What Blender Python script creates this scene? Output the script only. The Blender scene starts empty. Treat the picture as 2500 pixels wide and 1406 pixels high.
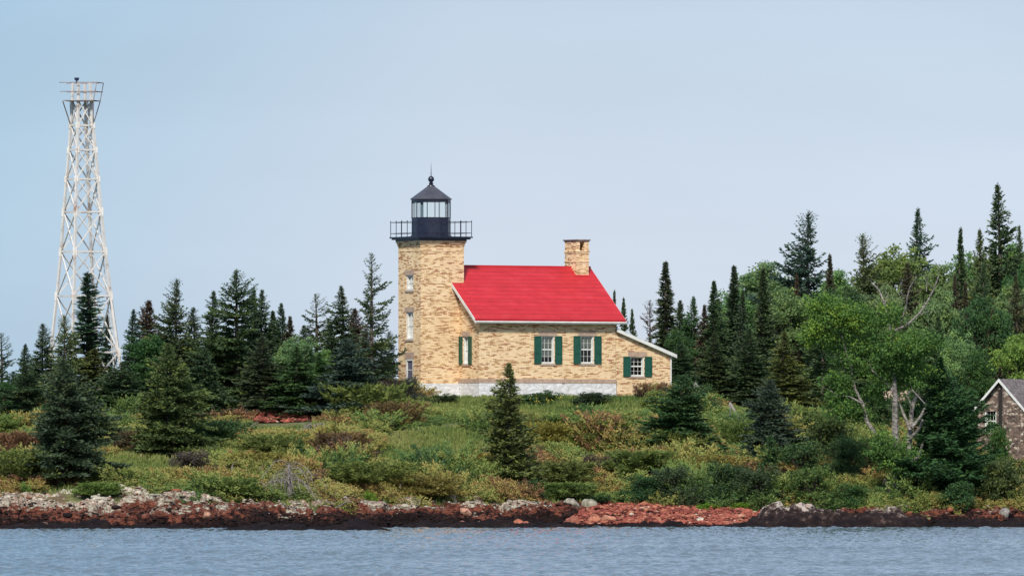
import bpy, math, random
import numpy as np
from mathutils import Vector, Matrix
R_ = math.radians
SC = bpy.context.scene
COL = SC.collection
# ------------------------------------------------------------------ camera
F, CX, HY, CZ, DC = 24000.0, 1250.0, 1146.0, 3.276, 300.0    # focal length in photo pixels, horizon row, eye height, camera set back
cam_d = bpy.data.cameras.new('camera'); cam = bpy.data.objects.new('camera', cam_d); COL.objects.link(cam)
cam.location = (0, -DC, CZ); cam.rotation_euler = (R_(90), 0, 0)
cam_d.sensor_width = 36; cam_d.lens = 36*F/2500; cam_d.shift_y = (HY-703)/2500
cam_d.clip_start = 1; cam_d.clip_end = 60000
SC.camera = cam
# ------------------------------------------------------------------ sky and sun
SUN_AZ, SUN_EL = -10.0, 42.0            # degrees right of the line behind the camera, height
W = bpy.data.worlds.new('World'); SC.world = W; W.use_nodes = True
nt = W.node_tree; nt.nodes.clear()
sky = nt.nodes.new('ShaderNodeTexSky'); sky.sky_type = 'NISHITA'; sky.sun_disc = False
sky.sun_elevation = R_(SUN_EL); sky.sun_rotation = R_(180-SUN_AZ)
sky.altitude = 100; sky.air_density = 1.0; sky.dust_density = 1.2; sky.ozone_density = 2.0
bg = nt.nodes.new('ShaderNodeBackground'); bg.inputs[1].default_value = 0.12
wo = nt.nodes.new('ShaderNodeOutputWorld')
# thin summer haze low over the lake: the sky's own gradient, whiter and more lavender low down
tc = nt.nodes.new('ShaderNodeTexCoord'); sx = nt.nodes.new('ShaderNodeSeparateXYZ')
rp = nt.nodes.new('ShaderNodeValToRGB'); mx = nt.nodes.new('ShaderNodeMix'); mx.data_type = 'RGBA'; mx.inputs[0].default_value = 0.85
nt.links.new(tc.outputs['Generated'], sx.inputs[0])
nt.links.new(sx.outputs['Z'], rp.inputs[0])
SKYK = 8.0
el = rp.color_ramp.elements
el[0].position = 0.0; el[0].color = (0.70, 0.775, 0.93, 1)
el[1].position = 0.6; el[1].color = (0.46, 0.56, 0.74, 1)
for p_, c_ in ((0.018, (0.695, 0.785, 0.935, 1)), (0.05, (0.54, 0.67, 0.85, 1)), (0.12, (0.48, 0.62, 0.83, 1)), (0.3, (0.46, 0.60, 0.81, 1))):
    e = el.new(p_); e.color = c_
# broad soft unevenness of the haze
nz = nt.nodes.new('ShaderNodeTexNoise'); nz.inputs['Scale'].default_value = 9; nz.inputs['Detail'].default_value = 5
mp = nt.nodes.new('ShaderNodeMapping'); mp.inputs['Scale'].default_value = (1, 1, 6)
nt.links.new(tc.outputs['Generated'], mp.inputs[0]); nt.links.new(mp.outputs[0], nz.inputs['Vector'])
mr = nt.nodes.new('ShaderNodeMapRange'); mr.inputs[1].default_value = 0.3; mr.inputs[2].default_value = 0.7
mr.inputs[3].default_value = SKYK*0.93; mr.inputs[4].default_value = SKYK*1.05
nt.links.new(nz.outputs[0], mr.inputs[0])
# more blue towards the west (left)
mr2 = nt.nodes.new('ShaderNodeMapRange'); mr2.inputs[1].default_value = -0.062; mr2.inputs[2].default_value = -0.005
mr2.inputs[3].default_value = 1.0; mr2.inputs[4].default_value = 0.0
nt.links.new(sx.outputs['X'], mr2.inputs[0])
mx2 = nt.nodes.new('ShaderNodeMix'); mx2.data_type = 'RGBA'; mx2.blend_type = 'MULTIPLY'
nt.links.new(mr2.outputs[0], mx2.inputs[0]); nt.links.new(rp.outputs[0], mx2.inputs[6]); mx2.inputs[7].default_value = (0.64, 0.84, 0.93, 1)
vm = nt.nodes.new('ShaderNodeVectorMath'); vm.operation = 'SCALE'
nt.links.new(mx2.outputs[2], vm.inputs[0]); nt.links.new(mr.outputs[0], vm.inputs[3])
nt.links.new(sky.outputs[0], mx.inputs[6]); nt.links.new(vm.outputs[0], mx.inputs[7])
nt.links.new(mx.outputs[2], bg.inputs[0]); nt.links.new(bg.outputs[0], wo.inputs[0])
sd = bpy.data.lights.new('sun', 'SUN'); so = bpy.data.objects.new('sun', sd); COL.objects.link(so)
sd.energy = 4.3; sd.angle = R_(8.0); sd.color = (1.0, 0.93, 0.82)
sdir = Vector((math.sin(R_(SUN_AZ))*math.cos(R_(SUN_EL)), -math.cos(R_(SUN_AZ))*math.cos(R_(SUN_EL)), math.sin(R_(SUN_EL))))
so.rotation_euler = sdir.to_track_quat('Z', 'Y').to_euler(); so.location = (0, 200, 90)
SC.view_settings.view_transform = 'Standard'; SC.view_settings.look = 'None'
SC.view_settings.exposure = 0.0; SC.view_settings.gamma = 1.0
SC.cycles.max_bounces = 6; SC.cycles.diffuse_bounces = 3; SC.cycles.transparent_max_bounces = 12

# ------------------------------------------------------------------ helpers
def K(Y): return (Y+DC)/F                       # metres per photo pixel at depth Y
def P(px, py, Y): return Vector(((px-CX)*K(Y), Y, CZ-(py-HY)*K(Y)))
def tag(o, label=None, cat=None, group=None, kind=None):
    for k, v in (('label', label), ('category', cat), ('group', group), ('kind', kind)):
        if v: o[k] = v
    return o
def empty(name, loc, rz=0, label=None, cat=None, group=None):
    o = bpy.data.objects.new(name, None); COL.objects.link(o); o.empty_display_size = 0.5
    o.location = loc; o.rotation_euler = (0, 0, rz); tag(o, label, cat, group); return o
def link(name, me, parent=None, loc=None):
    o = bpy.data.objects.new(name, me); COL.objects.link(o)
    if parent is not None: o.parent = parent
    if loc is not None: o.location = loc
    return o
def np_mesh(name, V, nper, mat, tint=None, smooth=False, faces=None):
    """V: (N*nper,3) verts with faces made of consecutive nper verts, or faces given (M,nper)."""
    me = bpy.data.meshes.new(name); V = np.ascontiguousarray(V, dtype=np.float32).reshape(-1, 3)
    me.vertices.add(len(V)); me.vertices.foreach_set('co', V.ravel())
    idx = np.arange(len(V), dtype=np.int32) if faces is None else np.ascontiguousarray(faces, dtype=np.int32).ravel()
    nf = len(idx)//nper
    me.loops.add(len(idx)); me.loops.foreach_set('vertex_index', idx)
    me.polygons.add(nf); me.polygons.foreach_set('loop_start', np.arange(0, nf*nper, nper, dtype=np.int32))
    try: me.polygons.foreach_set('loop_total', np.full(nf, nper, dtype=np.int32))
    except Exception: pass
    if tint is not None:
        a = me.attributes.new('tint', 'FLOAT', 'POINT'); a.data.foreach_set('value', np.ascontiguousarray(tint, dtype=np.float32))
    me.update(calc_edges=True)
    if smooth: me.polygons.foreach_set('use_smooth', np.ones(nf, dtype=bool))
    me.materials.append(mat); return me
class MB:
    def __init__(s): s.v = []; s.f = []
    def face(s, *pts):
        n = len(s.v); s.v += [tuple(p) for p in pts]; s.f.append(tuple(range(n, n+len(pts)))); return s
    def box(s, a, b):
        x0, y0, z0 = [min(a[i], b[i]) for i in range(3)]; x1, y1, z1 = [max(a[i], b[i]) for i in range(3)]
        n = len(s.v)
        s.v += [(x0,y0,z0),(x1,y0,z0),(x1,y1,z0),(x0,y1,z0),(x0,y0,z1),(x1,y0,z1),(x1,y1,z1),(x0,y1,z1)]
        for q in ((0,3,2,1),(4,5,6,7),(0,1,5,4),(1,2,6,5),(2,3,7,6),(3,0,4,7)): s.f.append(tuple(n+i for i in q))
        return s
    def tube(s, p, q, r0, r1=None, n=6, caps=True, ph=0.0):
        p = Vector(p); q = Vector(q); r1 = r0 if r1 is None else r1
        d = (q-p).normalized(); a = d.orthogonal().normalized() if abs(d.z) > .99 else d.cross(Vector((0,0,1))).normalized(); b = d.cross(a)
        k = len(s.v)
        for c, r in ((p, r0), (q, r1)):
            for i in range(n):
                t = ph+2*math.pi*i/n; s.v.append(tuple(c+a*math.cos(t)*r+b*math.sin(t)*r))
        for i in range(n): j = (i+1) % n; s.f.append((k+i, k+j, k+n+j, k+n+i)[::-1])
        if caps: s.f.append(tuple(k+i for i in range(n))); s.f.append(tuple(k+n+i for i in reversed(range(n))))
        return s
    def bar(s, p, q, w, h=None): return s.tube(p, q, w*.707, w*.707, 4, True, math.pi/4)
    def path(s, pts, radii, n=6):
        for i in range(len(pts)-1): s.tube(pts[i], pts[i+1], radii[i], radii[i+1], n, i == len(pts)-2)
        return s
    def lathe(s, prof, n, ph=0.0, c=(0,0)):
        k = len(s.v)
        for r, z in prof:
            for i in range(n):
                t = ph+2*math.pi*i/n; s.v.append((c[0]+r*math.cos(t), c[1]+r*math.sin(t), z))
        for j in range(len(prof)-1):
            for i in range(n):
                i2 = (i+1) % n; s.f.append((k+j*n+i, k+j*n+i2, k+(j+1)*n+i2, k+(j+1)*n+i))
        return s
    def prism(s, poly, d):           # poly: 3D points, d: extrusion vector
        d = Vector(d); A = [Vector(p) for p in poly]; B = [p+d for p in A]; n = len(A)
        s.face(*A[::-1]); s.face(*B)
        for i in range(n): j = (i+1) % n; s.face(A[i], A[j], B[j], B[i])
        return s
    def build(s, name, mat, parent=None, label=None, smooth=False, fix=True):
        me = bpy.data.meshes.new(name); me.from_pydata(s.v, [], s.f)
        if fix:
            import bmesh
            bm = bmesh.new(); bm.from_mesh(me); bmesh.ops.remove_doubles(bm, verts=bm.verts, dist=1e-5)
            bmesh.ops.recalc_face_normals(bm, faces=bm.faces); bm.to_mesh(me); bm.free()
        uv = me.uv_layers.new(name='UVMap')
        for p in me.polygons:
            n = p.normal
            if smooth: p.use_smooth = True
            h = math.hypot(n.x, n.y)
            for li in p.loop_indices:
                c = me.vertices[me.loops[li].vertex_index].co
                if abs(n.z) > .7 or h < 1e-6: uv.data[li].uv = (c.x, c.y)
                else: uv.data[li].uv = (-n.y/h*c.x+n.x/h*c.y, c.z)
        me.materials.append(mat)
        o = link(name, me, parent)
        if label: o['label'] = label
        return o
# ------------------------------------------------------------------ vectorised noise
def _h(i, j, s):
    v = np.sin(i*127.1+j*311.7+s*74.7)*43758.5453
    return v-np.floor(v)
def vn(x, y, s=0):
    i = np.floor(x); j = np.floor(y); fx = x-i; fy = y-j
    fx = fx*fx*(3-2*fx); fy = fy*fy*(3-2*fy)
    return (_h(i,j,s)*(1-fx)+_h(i+1,j,s)*fx)*(1-fy)+(_h(i,j+1,s)*(1-fx)+_h(i+1,j+1,s)*fx)*fy
def fbm(x, y, s=0, o=4):
    r = 0; a = .5; t = 0
    for k in range(o): r = r+a*vn(x*2**k, y*2**k, s+k*3); t += a; a *= .5
    return r/t
def cell(x, y, s=0):
    """distance to the two nearest jittered cell centres and the id of the nearest."""
    i0 = np.floor(x); j0 = np.floor(y); d1 = np.full(np.shape(x), 9.); d2 = d1.copy(); idn = np.zeros(np.shape(x))
    for a in (-1,0,1):
        for b in (-1,0,1):
            i = i0+a; j = j0+b; px = i+_h(i,j,s); py = j+_h(i,j,s+5); d = np.hypot(px-x, py-y)
            hit = d < d1; d2 = np.where(hit, d1, np.minimum(d2, d)); idn = np.where(hit, _h(i,j,s+9), idn); d1 = np.where(hit, d, d1)
    return d1, d2, idn

# ------------------------------------------------------------------ materials
def newmat(name):
    m = bpy.data.materials.new(name); m.use_nodes = True; t = m.node_tree; b = t.nodes['Principled BSDF']; return m, t, b
def N(t, kind, **kw):
    n = t.nodes.new(kind)
    for k, v in kw.items():
        if k.startswith('_'): setattr(n, k[1:], v)
        else: n.inputs[k.replace('__', ' ')].default_value = v
    return n
def ramp(t, src, stops, interp='LINEAR'):
    r = t.nodes.new('ShaderNodeValToRGB'); r.color_ramp.interpolation = interp; e = r.color_ramp.elements
    e[0].position, e[0].color = stops[0][0], (*stops[0][1], 1); e[1].position, e[1].color = stops[-1][0], (*stops[-1][1], 1)
    for p, c in stops[1:-1]: q = e.new(p); q.color = (*c, 1)
    t.links.new(src, r.inputs[0]); return r
def mixc(t, fac, a, b, mode='MIX'):
    m = t.nodes.new('ShaderNodeMix'); m.data_type = 'RGBA'; m.blend_type = mode
    for s, v in ((0, fac), (6, a), (7, b)):
        if hasattr(v, 'links'): t.links.new(v, m.inputs[s])
        elif s == 0: m.inputs[0].default_value = v
        else: m.inputs[s].default_value = (*v, 1)
    return m.outputs[2]
def coord(t, kind='Object', scale=(1,1,1)):
    c = t.nodes.new('ShaderNodeTexCoord'); m = t.nodes.new('ShaderNodeMapping'); m.inputs['Scale'].default_value = scale
    t.links.new(c.outputs[kind], m.inputs[0]); return m.outputs[0]
def noise(t, vec, sc, det=4, rough=.55):
    n = N(t, 'ShaderNodeTexNoise', Scale=sc, Detail=det, Roughness=rough); t.links.new(vec, n.inputs['Vector']); return n.outputs[0]
def bump(t, b, h, st=.3, dist=.02):
    n = N(t, 'ShaderNodeBump', Strength=st, Distance=dist); t.links.new(h, n.inputs['Height']); t.links.new(n.outputs[0], b.inputs['Normal'])
def worn(name, c1, c2, rough=.6, sc=3.0, lo=.35, hi=.7, metal=0, b_=.15, coat=0):
    m, t, b = newmat(name); v = coord(t); n = noise(t, v, sc, 6)
    r = ramp(t, n, [(lo, c1), (hi, c2)]); t.links.new(r.outputs[0], b.inputs['Base Color'])
    b.inputs['Roughness'].default_value = rough; b.inputs['Metallic'].default_value = metal
    if b_: bump(t, b, n, b_)
    return m
M = {}
M['white'] = worn('white_paint', (.62,.63,.60), (.80,.80,.77), .5, 2.5)
M['black'] = worn('black_paint', (.008,.011,.030), (.018,.022,.048), .38, 2.0, b_=.05)
M['coneroof'] = worn('lantern_roof_paint', (.045,.045,.062), (.085,.08,.10), .5, 1.6)
M['green'] = worn('shutter_paint', (.008,.065,.042), (.014,.095,.062), .5, 4.0)
M['sand'] = worn('sandstone', (.36,.25,.19), (.52,.39,.30), .9, 5.0)
M['cream'] = worn('cream_blind', (.74,.68,.48), (.82,.77,.58), .9, 1.0)
M['curtain'] = worn('grey_curtain', (.30,.33,.36), (.52,.55,.58), .9, 3.0)
M['screen'] = worn('door_screen', (.10,.10,.15), (.15,.15,.20), .6, 2.0)
M['dark'] = worn('dark_fill', (.012,.010,.010), (.03,.024,.022), .8, 3.0)
M['shingle'] = worn('grey_shingles', (.10,.085,.085), (.24,.20,.20), .85, 5.0)
M['greywood'] = worn('weathered_wood', (.20,.18,.16), (.42,.39,.36), .85, 3.0)
M['bark'] = worn('conifer_bark', (.05,.038,.03), (.13,.10,.085), .95, 6.0)
M['deadwood'] = worn('bleached_wood', (.10,.085,.08), (.36,.32,.29), .9, 3.0)
M['concrete'] = worn('grey_concrete', (.30,.30,.29), (.46,.45,.43), .9, 3.0)
M['beacon'] = worn('navy_beacon', (.01,.015,.05), (.02,.03,.09), .4, 3.0)
def steel():
    m, t, b = newmat('weathered_galvanised_steel'); v = coord(t); n = noise(t, v, 1.3, 8, .7)
    r = ramp(t, n, [(.32, (.28,.16,.12)), (.39, (.50,.44,.40)), (.46, (.64,.61,.58)), (.7, (.74,.72,.70))])
    t.links.new(r.outputs[0], b.inputs['Base Color']); b.inputs['Roughness'].default_value = .55; return m
M['steel'] = steel()
M['rust'] = worn('rusty_steel', (.12,.09,.09), (.34,.27,.25), .8, 3.0)
def birchbark():
    m, t, b = newmat('birch_bark'); v = coord(t, scale=(3, 3, 9)); n = noise(t, v, 1.2, 5, .7)
    r = ramp(t, n, [(.38, (.045,.038,.036)), (.52, (.20,.18,.16)), (.70, (.42,.38,.35))]); t.links.new(r.outputs[0], b.inputs['Base Color'])
    b.inputs['Roughness'].default_value = .8; return m
M['birch'] = birchbark()
def brick(name, pal, mortar, bw=.24, bh=.068, clump=1.0):
    m, t, b = newmat(name); uv = coord(t, 'UV')
    # a little waviness so that the courses are not ruled lines
    bk = N(t, 'ShaderNodeTexBrick', Scale=1.0, Color1=(0,0,0,1), Color2=(1,1,1,1), Mortar=(.5,.5,.5,1))
    bk.inputs['Mortar Size'].default_value = .006; bk.inputs['Mortar Smooth'].default_value = .3
    bk.inputs['Brick Width'].default_value = bw; bk.inputs['Row Height'].default_value = bh; bk.offset = .5; bk.inputs['Bias'].default_value = 0
    t.links.new(uv, bk.inputs['Vector'])
    # each brick draws its own shade; short runs along a course share one
    def mth(op, a, b_=None, c_=None):
        q = N(t, 'ShaderNodeMath', _operation=op)
        for i_, x_ in enumerate((a, b_, c_)):
            if x_ is None: continue
            if hasattr(x_, 'links'): t.links.new(x_, q.inputs[i_])
            else: q.inputs[i_].default_value = x_
        return q.outputs[0]
    su = t.nodes.new('ShaderNodeSeparateXYZ'); t.links.new(uv, su.inputs[0])
    row = mth('FLOOR', mth('DIVIDE', su.outputs[1], bh)); sh = mth('MULTIPLY', row, .5)
    def wn(width, seed):
        cu = mth('FLOOR', mth('ADD', mth('DIVIDE', su.outputs[0], width), mth('MULTIPLY', sh, seed))); cb = N(t, 'ShaderNodeCombineXYZ'); t.links.new(cu, cb.inputs[0]); t.links.new(row, cb.inputs[1]); cb.inputs[2].default_value = seed
        w_ = N(t, 'ShaderNodeTexWhiteNoise', _noise_dimensions='3D'); t.links.new(cb.outputs[0], w_.inputs['Vector']); return w_.outputs['Value']
    bval = mth('ADD', mth('MULTIPLY', wn(bw, 1.0), .62), mth('MULTIPLY', wn(bw*2.6, 3.37), .38))
    v2 = coord(t, 'UV', (2.2, 9.5, 1)); n = noise(t, v2, 1.0, 3, .6)
    v3 = coord(t, 'UV', (.5, .5, 1)); n3 = noise(t, v3, 1.0, 3, .5)
    a = N(t, 'ShaderNodeMath', _operation='MULTIPLY_ADD'); t.links.new(bval, a.inputs[0]); a.inputs[1].default_value = .85; 
    s = N(t, 'ShaderNodeMath', _operation='MULTIPLY_ADD'); t.links.new(n, s.inputs[0]); s.inputs[1].default_value = .22*clump; s.inputs[2].default_value = -.07
    t.links.new(s.outputs[0], a.inputs[2])
    s2 = N(t, 'ShaderNodeMath', _operation='MULTIPLY_ADD'); t.links.new(n3, s2.inputs[0]); s2.inputs[1].default_value = .25; t.links.new(a.outputs[0], s2.inputs[2])
    r = ramp(t, s2.outputs[0], pal)
    # grime
    g = noise(t, coord(t, 'UV', (.9, .35, 1)), 1.1, 5, .6); gr = ramp(t, g, [(.3, (.86,.82,.78)), (.55, (1,1,1))])
    c0 = mixc(t, 1.0, r.outputs[0], gr.outputs[0], 'MULTIPLY')
    c = mixc(t, bk.outputs[1], c0, mortar); t.links.new(c, b.inputs['Base Color'])
    b.inputs['Roughness'].default_value = .9
    inv = N(t, 'ShaderNodeMath', _operation='SUBTRACT'); inv.inputs[0].default_value = 1; t.links.new(bk.outputs[1], inv.inputs[1])
    bump(t, b, inv.outputs[0], .5, .012); return m
M['brick'] = brick('buff_brick', [(.20, (.93,.73,.47)), (.55, (.90,.65,.39)), (.66, (.79,.54,.29)), (.73, (.58,.35,.15)), (.82, (.40,.21,.08)), (.90, (.36,.11,.05))], (.66,.52,.36))
def stonewall():
    m, t, b = newmat('rubble_stone'); v = coord(t, 'UV', (1, 1.5, 1))
    vo = N(t, 'ShaderNodeTexVoronoi', Scale=5.0); t.links.new(v, vo.inputs['Vector'])
    sp = N(t, 'ShaderNodeSeparateColor'); t.links.new(vo.outputs['Color'], sp.inputs[0])
    r = ramp(t, sp.outputs[0], [(0, (.06,.04,.035)), (.35, (.12,.085,.068)), (.7, (.19,.125,.095)), (.88, (.40,.31,.25)), (1, (.5,.45,.38))])
    e = N(t, 'ShaderNodeTexVoronoi', Scale=5.0, _feature='DISTANCE_TO_EDGE'); t.links.new(v, e.inputs['Vector'])
    er = ramp(t, e.outputs['Distance'], [(.0, (1,1,1)), (.06, (0,0,0))])
    c = mixc(t, er.outputs[0], r.outputs[0], (.16,.13,.11)); t.links.new(c, b.inputs['Base Color'])
    b.inputs['Roughness'].default_value = .95; bump(t, b, e.outputs['Distance'], .6, .08); return m
M['stone'] = stonewall()
def whitestone():
    m, t, b = newmat('whitewashed_stone'); v = coord(t, 'UV', (1, 2.0, 1)); v2 = noise(t, v, 2.0, 3)
    e = N(t, 'ShaderNodeTexVoronoi', Scale=1.5, _feature='DISTANCE_TO_EDGE'); t.links.new(v, e.inputs['Vector'])
    er = ramp(t, e.outputs['Distance'], [(.0, (.58,.58,.60)), (.07, (.72,.72,.74))])
    n2 = noise(t, coord(t, 'UV', (1,1,1)), 3.5, 6, .7); st = ramp(t, n2, [(.36, (.62,.57,.52)), (.47, (1,1,1))])
    c = mixc(t, .8, er.outputs[0], st.outputs[0], 'MULTIPLY'); t.links.new(c, b.inputs['Base Color'])
    b.inputs['Roughness'].default_value = .85; bump(t, b, e.outputs['Distance'], .7, .08); return m
M['whitestone'] = whitestone()
def redroof():
    m, t, b = newmat('red_shingle_roof'); uv = coord(t, 'UV', (1,1,1))
    bk = N(t, 'ShaderNodeTexBrick', Scale=1.0, Color1=(.0,.0,.0,1), Color2=(1,1,1,1), Mortar=(0,0,0,1))
    bk.inputs['Mortar Size'].default_value = .022; bk.inputs['Mortar Smooth'].default_value = .5
    bk.inputs['Brick Width'].default_value = 60; bk.inputs['Row Height'].default_value = .33
    t.links.new(uv, bk.inputs['Vector'])
    rr = ramp(t, bk.outputs[0], [(0, (.47,.013,.020)), (1, (.54,.016,.026))])
    n = noise(t, coord(t, 'UV', (.7, 1.3, 1)), 1.2, 6, .7); r = ramp(t, n, [(.3, (.80,.82,.84)), (.5, (1,1,1)), (.68, (1.04,1.9,1.7))])
    c = mixc(t, 1, rr.outputs[0], r.outputs[0], 'MULTIPLY')
    n2 = noise(t, coord(t, 'UV', (.8, 4.0, 1)), 1.0, 3); md = N(t, 'ShaderNodeMath', _operation='MULTIPLY'); t.links.new(bk.outputs[1], md.inputs[0])
    rm = ramp(t, n2, [(.36, (.35,.35,.35)), (.60, (1,1,1))]); t.links.new(rm.outputs[0], md.inputs[1])
    c = mixc(t, md.outputs[0], c, (.20,.006,.012)); t.links.new(c, b.inputs['Base Color'])
    b.inputs['Roughness'].default_value = .6; bump(t, b, bk.outputs[1], .4, -.02); return m
M['redroof'] = redroof()
def glass(name, tint, refl):
    m, t, b = newmat(name); out = t.nodes['Material Output']; t.nodes.remove(b)
    tr = N(t, 'ShaderNodeBsdfTransparent', Color=(*tint, 1)); gl = N(t, 'ShaderNodeBsdfGlossy', Roughness=.03)
    fr = N(t, 'ShaderNodeFresnel', IOR=1.5); ad = N(t, 'ShaderNodeMath', _operation='ADD'); ad.inputs[1].default_value = refl
    t.links.new(fr.outputs[0], ad.inputs[0]); mxs = t.nodes.new('ShaderNodeMixShader')
    t.links.new(ad.outputs[0], mxs.inputs[0]); t.links.new(tr.outputs[0], mxs.inputs[1]); t.links.new(gl.outputs[0], mxs.inputs[2])
    t.links.new(mxs.outputs[0], out.inputs[0]); return m
M['glass'] = glass('window_glass', (.93,.95,.96), .0)
M['lglass'] = glass('lantern_glass', (.98,1,.98), .02)
def foliage(name, tips=(1,1,1), attr=False, ramp_=None, trans=.28):
    """leaf material: hue from the object's own colour, varied per leaf by the stored tint."""
    m, t, b = newmat(name); out = t.nodes['Material Output']
    at = N(t, 'ShaderNodeAttribute'); at.attribute_name = 'tint'
    if ramp_: base = ramp(t, at.outputs['Fac'], ramp_).outputs[0]
    else:
        oi = t.nodes.new('ShaderNodeObjectInfo'); v = ramp(t, at.outputs['Fac'], [(0, (.62,.66,.72)), (.5, (.95,.97,1.0)), (.85, (1.5,1.35,.9)), (1, (2.1,1.55,.9))])
        base = mixc(t, 1, oi.outputs['Color'], v.outputs[0], 'MULTIPLY')
    t.links.new(base, b.inputs['Base Color']); b.inputs['Roughness'].default_value = .7
    b.inputs['Specular IOR Level'].default_value = .25
    tl = t.nodes.new('ShaderNodeBsdfTranslucent'); t.links.new(base, tl.inputs[0]); ms = N(t, 'ShaderNodeMixShader'); ms.inputs[0].default_value = trans
    t.links.new(b.outputs[0], ms.inputs[1]); t.links.new(tl.outputs[0], ms.inputs[2]); t.links.new(ms.outputs[0], out.inputs[0]); return m
M['needle'] = foliage('needles', trans=.15)
M['leaf'] = foliage('leaves', trans=.38)
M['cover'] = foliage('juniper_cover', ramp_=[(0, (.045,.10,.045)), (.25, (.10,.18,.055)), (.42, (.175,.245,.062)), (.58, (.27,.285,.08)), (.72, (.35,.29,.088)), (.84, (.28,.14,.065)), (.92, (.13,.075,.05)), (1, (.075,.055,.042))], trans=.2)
M['grass'] = foliage('grass_blades', ramp_=[(0, (.08,.14,.04)), (.4, (.17,.23,.06)), (.75, (.28,.30,.09)), (1, (.34,.30,.14))], trans=.3)

# ------------------------------------------------------------------ the lie of the land
def shore_Y(c): return np.interp(c, [-1500, 0, 450, 800, 1000, 1400, 1800, 2260, 2500, 4000], [240, 246, 246, 250, 255, 262, 262, 258, 260, 275])
def edge_y(c): return np.interp(c, [-500, 0, 300, 560, 700, 950, 1250, 1450, 1520, 1700, 1850, 2000, 2250, 2500, 3000], [1215, 1207, 1196, 1214, 1230, 1230, 1216, 1226, 1228, 1236, 1243, 1250, 1243, 1250, 1250])
def edge_z(c): return CZ-(edge_y(c)-HY)*K(shore_Y(c)+8)
def top_z(c): return np.interp(c, [-600, 0, 450, 700, 950, 1660, 1850, 2150, 2350, 2600, 3500], [5.4, 6.5, 6.7, 7.05, 7.6, 7.6, 6.8, 5.7, 4.2, 3.9, 3.9])
def ground_z(X, Y):
    X = np.asarray(X, float); Y = np.asarray(Y, float); c = CX+X/K(285.0)
    ys = shore_Y(c); ye = ys+8; ze = edge_z(c); zt = top_z(c)
    s = np.clip((Y-ye)/(297-ye), 0, 1); s2 = s+.10*np.sin(math.pi*s)
    z = ze+(zt-ze)*s2
    a = np.clip((Y-ye)/6, 0, 1)*np.clip((292-Y)/8, 0.08, 1)
    z = z+a*(fbm(X/7, Y/5, 3, 4)-.5)*1.5
    t = np.clip((Y-ys)/8, 0, 1); z = np.where(Y < ye, ze*t-.35*np.sin(math.pi*t), z)
    z = np.where(Y < ys, (Y-ys)*.35-.05, z)
    back = np.clip((Y-314)/50, 0, 1); back = back*back*(3-2*back)
    hill = np.interp(c, [1450, 1750, 2100, 2700], [-9, 1.0, 5.5, 6.5]); z = z+back*hill
    far = np.clip((Y-380)/120, 0, 1); z = z-far*far*(3-2*far)*24
    side = np.clip((np.abs(X)-120)/120, 0, 1); z = z-side*side*14
    return np.maximum(z, -7)
def gz(X, Y): return float(ground_z(X, Y))
def Yat(px, py, lo=None):
    """distance at which the ground in this column projects to row py."""
    Ys = np.arange(float(shore_Y(px))+1, 312, .25); X = (px-CX)*K(Ys)
    row = HY-(ground_z(X, Ys)-CZ)/K(Ys)
    k = np.argmax(row <= py) if (row <= py).any() else len(Ys)-1
    return float(Ys[k])

def grid(xs, ys, zf):
    XX, YY = np.meshgrid(xs, ys); ZZ = zf(XX, YY); V = np.stack([XX, YY, ZZ], -1).reshape(-1, 3)
    nx, ny = len(xs), len(ys); i = np.arange(nx-1)[None, :]+np.arange(ny-1)[:, None]*nx
    Fc = np.stack([i, i+1, i+1+nx, i+nx], -1).reshape(-1, 4); return V, Fc
def ground_mat():
    m, t, b = newmat('grassy_ground'); v = coord(t)
    n = noise(t, v, .35, 6, .6); r = ramp(t, n, [(.34, (.055,.085,.03)), (.46, (.10,.13,.045)), (.56, (.16,.17,.06)), (.68, (.15,.10,.055))])
    n2 = noise(t, v, 3.0, 5, .7); r2 = ramp(t, n2, [(.3, (.45,.45,.45)), (.65, (1.2,1.2,1.2))])
    t.links.new(mixc(t, 1, r.outputs[0], r2.outputs[0], 'MULTIPLY'), b.inputs['Base Color']); b.inputs['Roughness'].default_value = 1
    bump(t, b, n2, .8, .2); return m
xs = np.concatenate([np.linspace(-600, -60, 40)[:-1], np.linspace(-60, 60, 241), np.linspace(60, 600, 40)[1:]])
ys_ = np.concatenate([np.linspace(225, 320, 191), np.linspace(320, 700, 60)[1:]])
V, Fc = grid(xs, ys_, lambda x, y: ground_z(x, y)-.12)
tag(link('ground', np_mesh('ground', V, 4, ground_mat(), faces=Fc, smooth=True)), kind='structure')

def water_mat():
    m, t, b = newmat('lake_water'); n1 = noise(t, coord(t, 'Object', (1, .5, 1)), 3.5, 3, .6)
    b.inputs['Base Color'].default_value = (.11,.15,.18,1); b.inputs['Roughness'].default_value = .04; b.inputs['IOR'].default_value = 1.33
    bump(t, b, n1, .6, .05); return m
MW = water_mat()
wrnd = random.Random(5); WV = []
for k in range(26):
    lam = wrnd.choice([.42, .5, .6, .75, .9, 1.15, 1.5, 2.0]) * wrnd.uniform(.9, 1.1); a = R_(-100+wrnd.gauss(0, 38)); WV.append((2*math.pi/lam*math.cos(a), 2*math.pi/lam*math.sin(a), wrnd.uniform(0, 6.28), lam*(.0112 if lam < 1 else .005)))
def water_z(X, Y):
    z = 0
    for kx, ky, p, a in WV: s_ = np.sin(kx*X+ky*Y+p); z = z+a*(s_-.35*np.cos(2*(kx*X+ky*Y+p)))
    z = z*(.45+1.1*fbm(X/6, Y/14, 60, 3))
    fade = np.clip((80-np.abs(X))/50, 0, 1)*np.clip((Y+40)/30, 0, 1)*np.clip((300-Y)/30, 0, 1)
    return z*fade
wx = np.concatenate([[-30000,-8000,-2000,-600,-200,-100,-60,-40], np.arange(-28, 28.01, .13), [40,60,100,200,600,2000,8000,30000]])
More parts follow.
